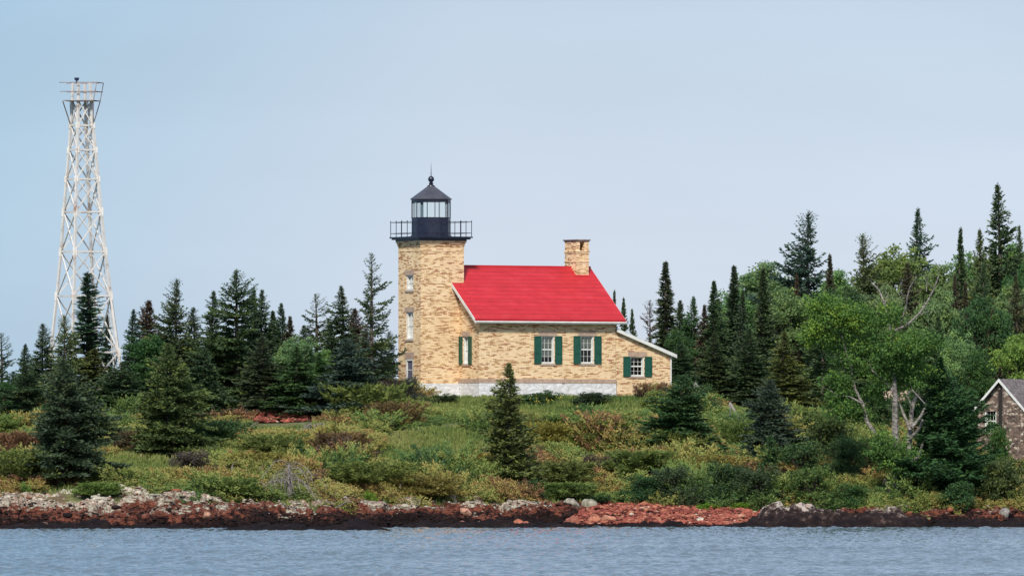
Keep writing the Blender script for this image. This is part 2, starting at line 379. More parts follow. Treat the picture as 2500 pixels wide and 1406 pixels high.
wy = np.concatenate([[-3000,-800,-250,-100,-50,-30,-20,-12], np.arange(-6, 110, .15), np.arange(110, 266, .24), [275,290,320,400,600,1500,5000,15000,40000]])
V, Fc = grid(wx, wy, water_z)
tag(link('lake_water', np_mesh('lake_water', V, 4, MW, faces=Fc, smooth=True)), kind='structure')

# rocky shore ledge: stepped, cracked rock between water and scrub
def rock_z(X, Y):
    c = CX+X/K(285.0); ys = shore_Y(c); ze = edge_z(c)
    s = np.clip((Y-ys+.6)/8.6, -.3, 1.2)
    wx = X+(fbm(X/2, Y/2, 40)-.5)*1.5; wy = Y+(fbm(X/2, Y/2, 41)-.5)*1.5
    d1, d2, idn = cell(wx/2.3, wy/1.2, 7); e1 = np.clip((d2-d1)*4, 0, 1)
    q1, q2, idq = cell(wx/.5, wy/.35, 17); e2 = np.clip((q2-q1)*4, 0, 1)
    st = s*5; fl = np.floor(st); fr = st-fl; terr = (fl+np.clip((fr-.45)/.35, 0, 1))/5
    base = ze*(.45*s+.55*terr)
    beach = np.clip((c-1370)/50, 0, 1)*np.clip((1850-c)/50, 0, 1)
    amp = (1-.85*beach)
    z = base*(1-beach)+beach*ze*s+amp*((idn-.45)*.60*e1+(idq-.5)*.26*e2-.32*(1-e1)+(fbm(X/3.5, Y/3, 9)-.5)*.9*np.sin(np.clip(s,0,1)*math.pi))
    z = z+(fbm(X*3, Y*3, 77, 3)-.5)*.10
    z = np.where(s < 0.04, z*.4-.1+s*.8, z)
    z = z-np.clip((s-1.0)/.2, 0, 1)*.6
    return z
def rock_mat(name='shore_rock', local=False):
    m, t, b = newmat(name); v = coord(t)
    geo = t.nodes.new('ShaderNodeNewGeometry'); sp = t.nodes.new('ShaderNodeSeparateXYZ'); t.links.new(geo.outputs['Position'], sp.inputs[0])
    n = noise(t, v, .55, 5, .65)
    n2 = noise(t, coord(t, scale=(1,1,2.2)), 2.4, 6, .72)
    h = N(t, 'ShaderNodeMath', _operation='MULTIPLY_ADD'); t.links.new(n, h.inputs[0]); h.inputs[1].default_value = 1.9; t.links.new(sp.outputs['Z'], h.inputs[2])
    hh = N(t, 'ShaderNodeMath', _operation='MULTIPLY_ADD'); t.links.new(n2, hh.inputs[0]); hh.inputs[1].default_value = 2.2; t.links.new(h.outputs[0], hh.inputs[2])
    n5 = noise(t, v, .10, 2); h5 = N(t, 'ShaderNodeMath', _operation='MULTIPLY_ADD'); t.links.new(n5, h5.inputs[0]); h5.inputs[1].default_value = 1.8; t.links.new(hh.outputs[0], h5.inputs[2])
    mrr = N(t, 'ShaderNodeMapRange'); t.links.new(h5.outputs[0], mrr.inputs[0]); mrr.inputs[1].default_value = 2.66; mrr.inputs[2].default_value = 5.35
    r = ramp(t, mrr.outputs[0], [(0, (.009,.006,.007)), (.28, (.016,.009,.009)), (.37, (.036,.017,.015)), (.42, (.05,.026,.022)), (.45, (.26,.075,.04)), (.48, (.06,.026,.02)), (.53, (.22,.075,.05)), (.56, (.07,.035,.03)), (.59, (.20,.10,.07)), (.60, (.28,.26,.21)), (.66, (.42,.40,.32)), (.74, (.24,.09,.06)), (.78, (.5,.46,.38)), (1, (.42,.38,.30))])
    n4 = noise(t, v, 5.0, 5, .75); r4 = ramp(t, n4, [(.38, (.22,.20,.20)), (.56, (1.15,1.15,1.15))])
    t.links.new(mixc(t, 1, r.outputs[0], r4.outputs[0], 'MULTIPLY'), b.inputs['Base Color']); b.inputs['Roughness'].default_value = .95; b.inputs['Specular IOR Level'].default_value = .08
    bump(t, b, n4, .8, .08); return m
MR = rock_mat()
V, Fc = grid(np.arange(-42, 42, .10), np.arange(243, 274, .12), rock_z)
# keep only the strip around the ledge
cc = CX+V[:,0]/K(285.0); ok = (V[:,1] > shore_Y(cc)-2.2) & (V[:,1] < shore_Y(cc)+10)
Fc = Fc[ok[Fc].all(1)]; used = np.unique(Fc); rm = np.full(len(V), -1); rm[used] = np.arange(len(used))
tag(link('rocky_shore', np_mesh('rocky_shore', V[used], 4, MR, faces=rm[Fc])), kind='structure')
# ------------------------------------------------------------------ the lighthouse
TH = R_(28); cT, sT = math.cos(TH), math.sin(TH); HX0, HY0 = -2.0, 300.0; HZ0 = CZ+4.525
LH = empty('lighthouse', (HX0, HY0, HZ0), TH, 'buff brick lighthouse with black lantern and attached red-roofed keeper\'s house', 'lighthouse')
def lu(px, v): k = (px-CX)/F; return (k*(HY0+DC+cT*v)-HX0+sT*v)/(cT-k*sT)
def lv(px, u): k = (px-CX)/F; return -(k*(HY0+DC+sT*u)-HX0-cT*u)/(sT+k*cT)
def lz(py, u, v): return CZ-(py-HY)*K(HY0+sT*u+cT*v)-HZ0
def Tf(v0): return lambda a, d, z: (a, v0-d, z)        # wall facing the front
def Tl(u0): return lambda a, d, z: (u0-d, a, z)        # wall facing the left gable side
def wall(mb, T, a0, a1, z0, z1, holes=(), dep=.30):
    A = sorted({a0, a1, *[h[0] for h in holes], *[h[1] for h in holes]}); Z = sorted({z0, z1, *[h[2] for h in holes], *[h[3] for h in holes]})
    for i in range(len(A)-1):
        for j in range(len(Z)-1):
            am = (A[i]+A[i+1])/2; zm = (Z[j]+Z[j+1])/2
            if any(h[0] < am < h[1] and h[2] < zm < h[3] for h in holes): continue
            mb.face(T(A[i],0,Z[j]), T(A[i+1],0,Z[j]), T(A[i+1],0,Z[j+1]), T(A[i],0,Z[j+1]))
    for h in holes:
        p, q, r, s = h
        mb.face(T(p,0,r), T(p,-dep,r), T(p,-dep,s), T(p,0,s)); mb.face(T(q,0,r), T(q,0,s), T(q,-dep,s), T(q,-dep,r))
        mb.face(T(p,0,s), T(p,-dep,s), T(q,-dep,s), T(q,0,s)); mb.face(T(p,0,r), T(q,0,r), T(q,-dep,r), T(p,-dep,r))
HOLES = {}
def window(parent, T, a0, a1, z0, z1, cols=3, rows=2, blind=0, blindmat=None, shutters=True, lint=True, cas=.085, label=None, low=False):
    mb = MB(); B = lambda p, q: mb.box(T(*p), T(*q))
    d0, d1 = -.05, -.29
    B((a0+.002,d0,z0+.002), (a0+cas,d1,z1-.002)); B((a1-cas,d0,z0+.002), (a1-.002,d1,z1-.002))
    B((a0+cas,d0,z1-cas*.8), (a1-cas,d1,z1-.002)); B((a0+cas,d0,z0+.002), (a1-cas,d1,z0+cas*.9))
    i0, i1, j0, j1 = a0+cas, a1-cas, z0+cas*.9, z1-cas*.8; jm = (j0+j1)/2
    B((i0,-.155,jm-.022), (i1,-.20,jm+.022))
    for (lo, hi, dd) in ((j0, jm-.022, -.185), (jm+.022, j1, -.165)):
        for c in range(1, cols): x = i0+(i1-i0)*c/cols; B((x-.009,dd,lo), (x+.009,dd-.03,hi))
        for r in range(1, rows): z = lo+(hi-lo)*r/rows; B((i0,dd-.002,z-.009), (i1,dd-.028,z+.009))
        B((i0,dd-.001,lo), (i0+.022,dd-.03,hi)); B((i1-.022,dd-.001,lo), (i1,dd-.03,hi)); B((i0+.022,dd-.001,hi-.02), (i1-.022,dd-.03,hi)); B((i0+.022,dd-.001,lo), (i1-.022,dd-.03,lo+.025))
    w = mb.build('window', M['white'], parent, label)
    g = MB(); g.face(T(i0,-.205,j0), T(i1,-.205,j0), T(i1,-.205,j1), T(i0,-.205,j1)); g.build('pane', M['glass'], w)
    if blind:
        g = MB(); n = 10; zb = j1-(j1-j0)*blind
        for k in range(n):                                   # soft folds in the cloth
            x0 = i0+(i1-i0)*k/n; x1 = i0+(i1-i0)*(k+1)/n; f = .012*(k % 2)
            g.face(T(x0,-.235-f,zb), T(x1,-.235-.012+f,zb), T(x1,-.235-.012+f,j1), T(x0,-.235-f,j1))
        g.build('blind', blindmat or M['cream'], w)
    if low: return w
    mb = MB(); mb.box(T(a0-.09,.05,z0-.11), T(a1+.09,-.28,z0)); mb.build('sill', M['sand'], w)
    if lint: mb = MB(); mb.box(T(a0-.16,.012,z1), T(a1+.16,-.2,z1+.30)); mb.build('lintel', M['sand'], w)
    if shutters:
        sw = (a1-a0)*.5
        for s in (-1, 1):
            mb = MB(); e = a0-.01 if s < 0 else a1+.01; o = e+s*sw; x0, x1 = min(e,o), max(e,o)
            B2 = lambda p, q: mb.box(T(*p), T(*q))
            B2((x0,.03,z0), (x1,.06,z1))
            for (p, q, r, t) in ((x0,x0+.07,z0,z1),(x1-.07,x1,z0,z1),(x0+.07,x1-.07,z0,z0+.10),(x0+.07,x1-.07,z1-.08,z1),(x0+.07,x1-.07,z0+(z1-z0)*.36,z0+(z1-z0)*.36+.07)): B2((p,.06,r), (q,.082,t))
            B2((e-.03 if s > 0 else e-.05, .0, z0+.18), (e+.05 if s > 0 else e+.03, .03, z0+.24)); B2((e-.03 if s > 0 else e-.05, .0, z1-.24), (e+.05 if s > 0 else e+.03, .03, z1-.18))
            mb.build('shutter', M['green'], w)
    return w
HD = 4.15; HL = lu(1503, 0); ZE = lz(786, 5, 0)                  # half depth, length, wall head
TV0, TV1 = 2.66, 5.64; TU1 = .34; TU0 = TU1-2.98
ZTOP = lz(602, -1, 2.66); RS = .724                               # roof slope
ZR = lz(650, 4.5, HD); OV = .43
zroof = lambda v: ZR-abs(v-HD)*RS
# openings
fw = []
for (x0, x1, y0, y1) in ((1320.5, 1354, 820, 887.5), (1416.5, 1450, 820, 887.5)):
    u0, u1 = lu(x0, 0), lu(x1, 0); fw.append((u0, u1, lz(y1, u0, 0), lz(y0, u0, 0)))
gv0, gv1 = lv(1145, 0), lv(1130, 0); gw = (gv0, gv1, lz(889, 0, gv0), lz(821, 0, gv0))
tvc = (TV0+TV1)/2
tw = []
for (y0, y1) in ((672, 709), (762, 829), (876, 940)):
    a0, a1 = lv(1008.5, TU0), lv(991, TU0); tw.append((a0, a1, lz(y1, TU0, tvc), lz(y0, TU0, tvc)))
# house walls
ZF = lz(935, 4, 0); ZW = lz(925, 4, 0)
mb = MB()
wall(mb, Tf(0), 0, HL, ZW, ZE+.12, fw)
wall(mb, Tl(0), 0, TV0+.01, ZW, ZE+.12, [gw]); wall(mb, Tl(0), TV1, 2*HD, ZW, ZE+.12)
for u in (0, HL):
    mb.face((u, 0, ZE+.12), (u, 0, zroof(0)-.10), (u, HD, zroof(HD)-.10), (u, 2*HD, zroof(0)-.10), (u, 2*HD, ZE+.12))
mb.face((HL,0,-.6), (HL,2*HD,-.6), (HL,2*HD,ZE+.12), (HL,0,ZE+.12)); mb.face((0,2*HD,ZW), (HL,2*HD,ZW), (HL,2*HD,ZE+.12), (0,2*HD,ZE+.12))
for k in range(2):                                                # corbelled brick courses under the eave
    mb.box((0,-.03-.03*k,ZE-.12+.10*k), (HL,0,ZE-.02+.10*k))
mb.build('house_wall', M['brick'], LH)
mb = MB(); mb.box((-.05,-.05,ZF), (HL+.05,.2,ZW)); mb.box((-.05,.2,ZF), (.15,TV0,ZW)); mb.build('water_table', M['sand'], LH)
mb = MB(); mb.box((-.03,-.035,-.9), (HL+.03,.3,ZF)); mb.box((-.03,.3,-.9), (.3,TV0,ZF)); mb.box((-.03,2*HD-.3,-.9), (HL,2*HD+.02,ZF))
mb.build('stone_foundation', M['whitestone'], LH)
u_ = lu(1375, 0); mb = MB(); mb.box((u_-.10,-.04,lz(937,u_,0)), (u_+.10,.1,lz(932,u_,0)+.02)); mb.build('cellar_vent', M['dark'], LH)
for h, bl in zip(fw, (.80, .48)): window(LH, Tf(0), *h, cols=3, rows=2, blind=bl)
window(LH, Tl(0), *gw, cols=2, rows=2)
# roof: two thick slopes notched round the tower
def slope(mb, u0, u1, v0, v1, t=.14):
    sgn = 1 if v1 > v0 else -1
    P4 = [(u0,v0,zroof(v0)), (u1,v0,zroof(v0)), (u1,v1,zroof(v1)), (u0,v1,zroof(v1))]
    mb.prism(P4, (0,0,-t))
RU0 = -.50; RU1 = lu(1527.5, -OV)
mb = MB(); slope(mb, RU0, RU1, -OV, TV0-.002); slope(mb, TU1+.002, RU1, TV0-.002, HD)
slope(mb, RU0, RU1, 2*HD+OV, TV1+.002); slope(mb, TU1+.002, RU1, TV1+.002, HD)
mb.box((TU1+.003, HD-.07, ZR-.03), (RU1+.01, HD+.07, ZR+.045))
for v in (-OV-.03,):
    mb.box((RU0-.02, v, zroof(-OV)-.10), (RU1+.02, v+.06, zroof(-OV)-.0))
roof = mb.build('roof', M['redroof'], LH)
mb = MB(); zz = zroof(-OV)-.14                                     # white gutter, fascia and rake boards
mb.prism([(RU0,-OV-.10,zz), (RU0,-OV+.03,zz), (RU0,-OV+.03,zz-.15), (RU0,-OV-.06,zz-.15), (RU0,-OV-.12,zz-.06)], (RU1-RU0+.05,0,0))
mb.build('gutter', M['white'], LH)
mb = MB(); mb.box((RU0+.05,-OV+.035,zz-.03), (RU1-.05,-.065,zz-.005)); mb.build('soffit', M['white'], LH)
for u0, u1 in ((RU0-.03, RU0+.03), (RU1-.03, RU1+.03)):
    for a, b in ((-OV, TV0-.01 if u0 < 0 else HD), (2*HD+OV, TV1+.01 if u0 < 0 else HD)):
        mb = MB(); mb.prism([(u0,a,zroof(a)-.03), (u0,b,zroof(b)-.03), (u0,b,zroof(b)-.25), (u0,a,zroof(a)-.25)], (u1-u0,0,0))
        mb.build('rake_board', M['white'], LH)
# chimney
cu1 = HL-.03; cu0 = lu(1407, HD-.75); cz1 = lz(590, 9, HD)
mb = MB(); mb.box((cu0, HD-.74, ZR-1.2), (cu1, HD+.74, cz1)) if False else None
hs = (lu(1416, HD-.74), lu(1427, HD-.74), lz(612, 9, HD-.74), lz(590, 9, HD-.74)-.02)
wall(mb, Tf(HD-.74), cu0, cu1, ZR-1.0, cz1, [hs], .5); wall(mb, Tl(cu0), HD-.74, HD+.74, ZR-1.0, cz1)
mb.face((cu0,HD+.74,ZR-1.0), (cu1,HD+.74,ZR-1.0), (cu1,HD+.74,cz1), (cu0,HD+.74,cz1)); mb.face((cu1,HD-.74,ZR-1.0), (cu1,HD-.74,cz1), (cu1,HD+.74,cz1), (cu1,HD+.74,ZR-1.0))
for y_, e in ((613, .06), (617, .03), (638, .035)):
    zc = lz(y_, 9, HD); mb.box((cu0-e,HD-.74-e,zc-.07), (cu1+e,HD+.74+e,zc+.0))
ch = mb.build('chimney', M['brick'], LH)
mb = MB(); mb.box((cu0-.05,HD-.79,cz1), (cu1+.05,HD+.79,cz1+.06)); mb.box((cu0-.09,HD-.83,cz1+.06), (cu1+.09,HD+.83,cz1+.12)); mb.build('chimney_cap', M['rust'], ch)
mb = MB(); mb.box((hs[0]-.01,HD-.2,hs[2]-.02), (hs[1]+.01,HD-.18,hs[3]+.02)); mb.build('flue_opening', M['dark'], ch)
mb = MB()
mb.prism([(cu0-.10,HD-.82,zroof(HD-.82)+.004), (cu1+.02,HD-.82,zroof(HD-.82)+.004), (cu1+.02,HD-.735,zroof(HD-.735)+.004), (cu0-.10,HD-.735,zroof(HD-.735)+.004)], (0,0,.03))
mb.build('flashing', M['redroof'], ch)
# tower
mb = MB(); ZB = -.9
wall(mb, Tf(TV0), TU0, TU1, ZB, ZTOP); wall(mb, Tl(TU0), TV0, TV1, ZB, ZTOP, tw)
mb.face((TU1,TV0,ZB), (TU1,TV1,ZB), (TU1,TV1,ZTOP), (TU1,TV0,ZTOP)); mb.face((TU0,TV1,ZB), (TU1,TV1,ZB), (TU1,TV1,ZTOP), (TU0,TV1,ZTOP))
ZC = lz(588, -1, TV0); nco = 5
for k in range(nco):                                              # corbelled head
    e = .03+.10*(k/(nco-1))**1.5; z0 = ZTOP+(ZC-ZTOP)*k/nco; mb.box((TU0-e,TV0-e,z0), (TU1+e,TV1+e,ZTOP+(ZC-ZTOP)*(k+1)/nco))
zb = lz(614, -1, TV0); mb.box((TU0-.02,TV0-.02,zb), (TU1+.02,TV1+.02,zb+.08))
mb.build('tower_wall', M['brick'], LH)
mb = MB(); mb.box((TU0-.03,TV0-.03,-.9), (TU1,TV0+.2,lz(936,0,TV0))); mb.build('tower_foundation', M['whitestone'], LH)
window(LH, Tl(TU0), *tw[0], cols=2, rows=1, blind=1, blindmat=M['curtain'], shutters=False, cas=.11)
window(LH, Tl(TU0), *tw[1], cols=2, rows=2, blind=1, blindmat=M['curtain'], shutters=False, cas=.11)
a0, a1, z0, z1 = tw[2]; mb = MB(); T = Tl(TU0)
for p, q in (((a0+.002,.0,z0), (a0+.10,-.24,z1-.002)), ((a1-.10,.0,z0), (a1-.002,-.24,z1-.002)), ((a0+.10,.0,z1-.11), (a1-.10,-.24,z1-.002)), ((a0+.10,-.05,z0), (a1-.10,-.12,z0+.34)), ((a0+.10,-.05,(z0+z1)/2+.1), (a1-.10,-.11,(z0+z1)/2+.15))): mb.box(T(*p), T(*q))
dr = mb.build('screen_door', M['white'], LH)
mb = MB(); mb.box(T(a0+.10,-.08,z0+.34), T(a1-.10,-.10,z1-.11)); mb.build('screen', M['screen'], dr)
mb = MB(); mb.box(T(a0-.16,.012,z1), T(a1+.16,-.2,z1+.42)); mb.build('lintel', M['sand'], dr)
mb = MB(); mb.box(T(a0+.14,.0,(z0+z1)/2), T(a0+.18,.05,(z0+z1)/2+.12)); mb.build('handle', M['rust'], dr)
# gallery deck, railing
TCU, TCV = (TU0+TU1)/2, (TV0+TV1)/2; ZD = lz(577.5, -1, TV0); hw = 1.90
mb = MB(); zs = [ZC, ZC+.10, ZC+.16, ZD-.09, ZD]; es = [1.62, 1.72, hw-.10, hw-.02, hw]
k = len(mb.v)
mb.box((TCU-es[0],TCV-es[0],ZC), (TCU+es[0],TCV+es[0],ZC+.09)); mb.box((TCU-es[2],TCV-es[2],ZC+.09), (TCU+es[2],TCV+es[2],ZD-.08)); mb.box((TCU-hw,TCV-hw,ZD-.08), (TCU+hw,TCV+hw,ZD))
mb.build('gallery_deck', M['black'], LH)
hr = hw-.06; zt_ = lz(540.5, -1, TV0); rail = MB(); c4 = [(-1,-1),(1,-1),(1,1),(-1,1)]
for i in range(4):
    A = Vector((TCU+c4[i][0]*hr, TCV+c4[i][1]*hr, 0)); B_ = Vector((TCU+c4[(i+1)%4][0]*hr, TCV+c4[(i+1)%4][1]*hr, 0))
    for z in (zt_-.03, ZD+.22): rail.tube(A+Vector((0,0,z)), B_+Vector((0,0,z)), .018, n=5)
rr_ = rail.build('gallery_railing', M['black'], LH)
for i in range(4):
    A = Vector((TCU+c4[i][0]*hr, TCV+c4[i][1]*hr, 0)); B_ = Vector((TCU+c4[(i+1)%4][0]*hr, TCV+c4[(i+1)%4][1]*hr, 0))
    for j in range(5):
        p = A.lerp(B_, j/5); q = MB(); q.tube(p+Vector((0,0,ZD-.02)), p+Vector((0,0,zt_+.03)), .022, n=6)
        q.lathe([(.0,zt_+.075), (.026,zt_+.06), (.034,zt_+.035), (.02,zt_+.01)], 6, c=(p.x, p.y)); q.build('railing_post', M['black'], rr_)
# lantern (ten sided)
R10 = 1.20; n10 = 10; ph = R_(-62-36*2)+R_(5)-TH*0
zl = lambda y: lz(y, -1, TCV)
z_sill, z_head, z_eave, z_neck = zl(531.5), zl(493), zl(487), zl(455)
cc_ = (TCU, TCV)
def corner(i, r, z): t = ph+2*math.pi*i/n10; return Vector((TCU+r*math.cos(t), TCV+r*math.sin(t), z))
mb = MB(); mb.lathe([(R10+.06,ZD), (R10+.06,ZD+.09), (R10,ZD+.10), (R10,z_sill-.04), (R10+.03,z_sill-.04), (R10+.03,z_sill), (R10-.10,z_sill)], n10, ph, cc_)
lan = mb.build('lantern_wall', M['black'], LH)
for i in range(n10):
    a, b = corner(i, R10+.004, 0), corner(i+1, R10+.004, 0); m_ = (a+b)/2; d = (b-a).normalized(); nrm = Vector((m_.x-TCU, m_.y-TCV, 0)).normalized(); zz = ZD+.83
    q = MB(); q.prism([m_-d*.10+Vector((0,0,zz)), m_+d*.10+Vector((0,0,zz)), m_+d*.10+Vector((0,0,zz+.04)), m_-d*.10+Vector((0,0,zz+.04))], nrm*.04); q.build('vent', M['coneroof'], lan)
mb = MB()
for i in range(n10): mb.tube(corner(i, R10-.01, z_sill), corner(i, R10-.01, z_head), .026, n=4)
mb.lathe([(R10-.09,z_head), (R10+.015,z_head), (R10+.015,z_eave+.02), (R10-.09,z_eave+.02)], n10, ph, cc_); mb.build('glazing_frame', M['black'], LH)
for i in range(n10):
    a, b = corner(i, R10-.03, z_sill), corner(i+1, R10-.03, z_sill); up = Vector((0,0,z_head-z_sill))
    q = MB(); q.face(a, b, b+up, a+up); q.build('lantern_pane', M['lglass'], LH, fix=False)
mb = MB(); mb.lathe([(R10-.1,z_eave-.0), (R10+.08,z_eave-.03), (R10+.085,z_eave+.02), (.22,z_neck)], n10, ph, cc_); lr = mb.build('lantern_roof', M['coneroof'], LH)
mb = MB(); zb2 = zl(438); rb = .19
prof = [(.22,z_neck-.02), (.24,z_neck+.0), (.22,z_neck+.05), (.11,z_neck+.08), (.15,z_neck+.14), (.10,z_neck+.18), (.15,z_neck+.2), (.09,zb2-rb)]
prof += [(max(.09, rb*math.cos(t)), zb2+rb*math.sin(t)) for t in [R_(x) for x in range(-60, 91, 15)]]
mb.lathe(prof, 16, 0, cc_); mb.build('ventilator_ball', M['black'], LH, smooth=False)
mb = MB(); mb.tube((TCU,TCV,zb2+rb*.7), (TCU,TCV,zl(397)), .03, .004, 6); mb.build('lightning_rod', M['black'], LH)
# lamp stand inside the lantern
# lean-to kitchen on the right gable
LV0 = .06; LU0 = HL+.003; LU1 = lu(1636, LV0); lroof = lambda u: lz(805, HL, LV0)+(lz(864, LU1, LV0)-lz(805, HL, LV0))*(u-LU0)/(LU1-LU0)
lw = (lu(1538.5, LV0), lu(1573, LV0), lz(918.5, LU0, LV0), lz(870, LU0, LV0))
mb = MB(); zlo = lroof(LU1)-.2
wall(mb, Tf(LV0), LU0, LU1, -.7, zlo, [lw]); mb.face((LU0,LV0,zlo), (LU1,LV0,zlo), (LU1,LV0,lroof(LU1)-.08), (LU0,LV0,lroof(LU0)-.08))
mb.face((LU1,LV0,-.7), (LU1,2*HD-.1,-.7), (LU1,2*HD-.1,lroof(LU1)-.08), (LU1,LV0,lroof(LU1)-.08)); mb.face((LU0,2*HD-.1,-.7), (LU1,2*HD-.1,-.7), (LU1,2*HD-.1,lroof(LU1)-.08), (LU0,2*HD-.1,lroof(LU0)-.08))
mb.build('lean_to_wall', M['brick'], LH)
window(LH, Tf(LV0), *lw, cols=3, rows=2)
ue = LU1+.33
mb = MB(); mb.prism([(LU0,LV0-.22,lroof(LU0)+.10), (ue,LV0-.22,lroof(ue)+.10), (ue,LV0-.22,lroof(ue)), (LU0,LV0-.22,lroof(LU0))], (0,2*HD+.3,0)); mb.build('lean_to_roof', M['shingle'], LH)
mb = MB(); mb.prism([(LU0,LV0-.26,lroof(LU0)+.085), (ue+.02,LV0-.26,lroof(ue)+.085), (ue+.02,LV0-.26,lroof(ue)-.13), (LU0,LV0-.26,lroof(LU0)-.13)], (0,.045,0))
mb.prism([(LU0,LV0-.21,lroof(LU0)-.09), (ue,LV0-.21,lroof(ue)-.09), (ue,LV0-.21,lroof(ue)-.11), (LU0,LV0-.21,lroof(LU0)-.11)], (0,.205,0))
mb.build('lean_to_rake_board', M['white'], LH)
mb = MB(); mb.box((LU1+.003,LV0-.02,0.15), (LU1+.10,LV0+.12,lroof(LU1)-.12)); mb.build('corner_board', M['white'], LH)
mb = MB(); mb.box((LU1+.12,LV0+.1,-.5), (LU1+.75,LV0+1.6,.15)); mb.box((LU1+.12,LV0+.25,.15), (LU1+.45,LV0+1.6,.36)); mb.build('door_step', M['concrete'], LH)

# ------------------------------------------------------------------ steel skeleton tower
SY = 305.0; SX = (206-CX)*K(SY); SZ = gz(SX, SY)-.1
ST = empty('skeleton_tower', (SX, SY, SZ), 0, 'tall white lattice steel light tower rising behind the spruces, left of the lighthouse', 'steel tower')
lev = [(203,21,199), (248,23.5,200), (307,27.5,200), (367,33,201), (438,39.5,201), (518,46.5,201.5), (615,55,203), (723,67,204.5), (860,84,206.5), (1003,103,208)]
PH = R_(-17.8)
def sc_(i, k, grow=0):
    y, h, c = lev[i]; r = (h/.952+grow)*K(SY); t = PH-k*math.pi/2
    return Vector(((c-CX)*K(SY)-SX+r*math.cos(t), r*math.sin(t), CZ-(y-HY)*K(SY)-SZ))
for k in range(4):
    mb = MB()
    for i in range(len(lev)-1): mb.bar(sc_(i, k), sc_(i+1, k), .135)
    mb.build('leg', M['steel'], ST)
for i in range(2, len(lev)):
    for k in range(4):
        a, b = sc_(i, k), sc_(i, (k+1) % 4)
        mb = MB(); mb.bar(a, b, .095); mb.build('girt', M['steel'], ST)
        mb = MB(); mb.box(a-Vector((.13,.06,.26 if i > 4 else .18)), a+Vector((.13,.06,.26 if i > 4 else .18))); mb.build('gusset_plate', M['steel'], ST)
for i in range(1, len(lev)-1):
    for k in range(4):
        a, b, c, d = sc_(i, k), sc_(i, (k+1) % 4), sc_(i+1, k), sc_(i+1, (k+1) % 4)
        mb = MB(); mb.bar(a, d, .072); mb.bar(b, c, .072); mb.build('cross_brace', M['steel'], ST)
mb = MB()                                                          # ladder up the right-hand rear side
la, lb = sc_(9,3).lerp(sc_(9,0), .72), sc_(1,3).lerp(sc_(1,0), .6); d = (sc_(5,0)-sc_(5,3)).normalized()*.19
mb.bar(la-d, lb-d, .05); mb.bar(la+d, lb+d, .05)
for j in range(60): p = la.lerp(lb, j/60); mb.bar(p-d, p+d, .025)
mb.build('ladder', M['steel'], ST)
# platform and rails
def sp(x, y, dy=0): return Vector(((x-CX)*K(SY)-SX, dy, CZ-(y-HY)*K(SY)-SZ))
def ringp(y, x0, x1, dep=1.05):
    a, b = sp(x0, y, -.15), sp(x1, y, -.45); e = Vector((.30, dep, 0)); f = Vector((-.30, -dep, 0))
    return [a+f*.55, b+f*.45, b+e*.75, a+e*.75]
mb = MB(); r_ = ringp(248, 162, 236)
mb.prism(r_, (0,0,.05)); mb.build('platform', M['rust'], ST)
mb = MB()
for y, x0, x1 in ((203, 152, 243), (225, 154, 241)):
    q = ringp(y, x0, x1)
    for i in range(4):
        if i != 3: mb.bar(q[i], q[(i+1) % 4], .042)
q0, q1 = ringp(248, 161, 235), ringp(203, 152, 243)
mb.bar(q0[1], q1[1], .045); mb.bar(q0[2], q1[2], .045)
mb.build('platform_railing', M['rust'], ST)
mb = MB(); mb.bar(q0[0], sc_(2, 2), .05); mb.bar(q0[1], sc_(2, 0), .05); mb.bar(q0[3], sc_(2, 2), .04); mb.bar(q0[2], sc_(2, 0), .04); mb.build('platform_strut', M['rust'], ST)
mb = MB(); p = sp(188, 200, -.4); mb.tube(p-Vector((0,0,.15)), p+Vector((0,0,.08)), .05, n=6); mb.lathe([(.02,0), (.12,0), (.15,.12), (.15,.17), (.02,.17)], 10, 0, (p.x, p.y))
mb.v = [(x, y, z+(p.z+.06 if i >= 12 else 0)) for i, (x, y, z) in enumerate(mb.v)]
mb.build('beacon', M['beacon'], ST)

# ------------------------------------------------------------------ stone fog-signal / oil house at the right
al = R_(-35); BY = 288.0; ap = P(2443, 925, BY); bz = gz(ap.x, BY)-.3
SH = empty('stone_building', (ap.x, BY, bz), al, 'small rubble stone building with white bargeboards and grey shingle roof at the right edge', 'building')
hp = ap.z-bz; he = hp-1.95; w2 = 1.95
mb = MB(); T = lambda a, d, z: (a, .12-d, z)
sw_ = (-1.22, -.38, CZ-(1058-HY)*K(BY)-bz, CZ-(998-HY)*K(BY)-bz)
wall(mb, T, -w2+.25, w2-.25, 0, he+.02, [sw_]); mb.face(T(-w2+.25,0,he+.02), T(w2-.25,0,he+.02), T(0,0,hp-.12))
for s in (-1, 1): u = s*(w2-.25); mb.face((u,.12,0), (u,6.5,0), (u,6.5,he+.02), (u,.12,he+.02))
mb.face((-w2+.25,6.5,0), (w2-.25,6.5,0), (w2-.25,6.5,he+.02), (0,6.5,hp-.12), (-w2+.25,6.5,he+.02))
mb.build('wall', M['stone'], SH)
window(SH, T, *sw_, cols=3, rows=2, shutters=False, low=True, cas=.09)
mb = MB(); sl = 1.95/1.95
for s in (-1, 1):
    mb.prism([(0,-.2,hp), (s*(w2+.02),-.2,he-.02), (s*(w2+.02),-.2,he-.12), (0,-.2,hp-.12)], (0,6.9,0))
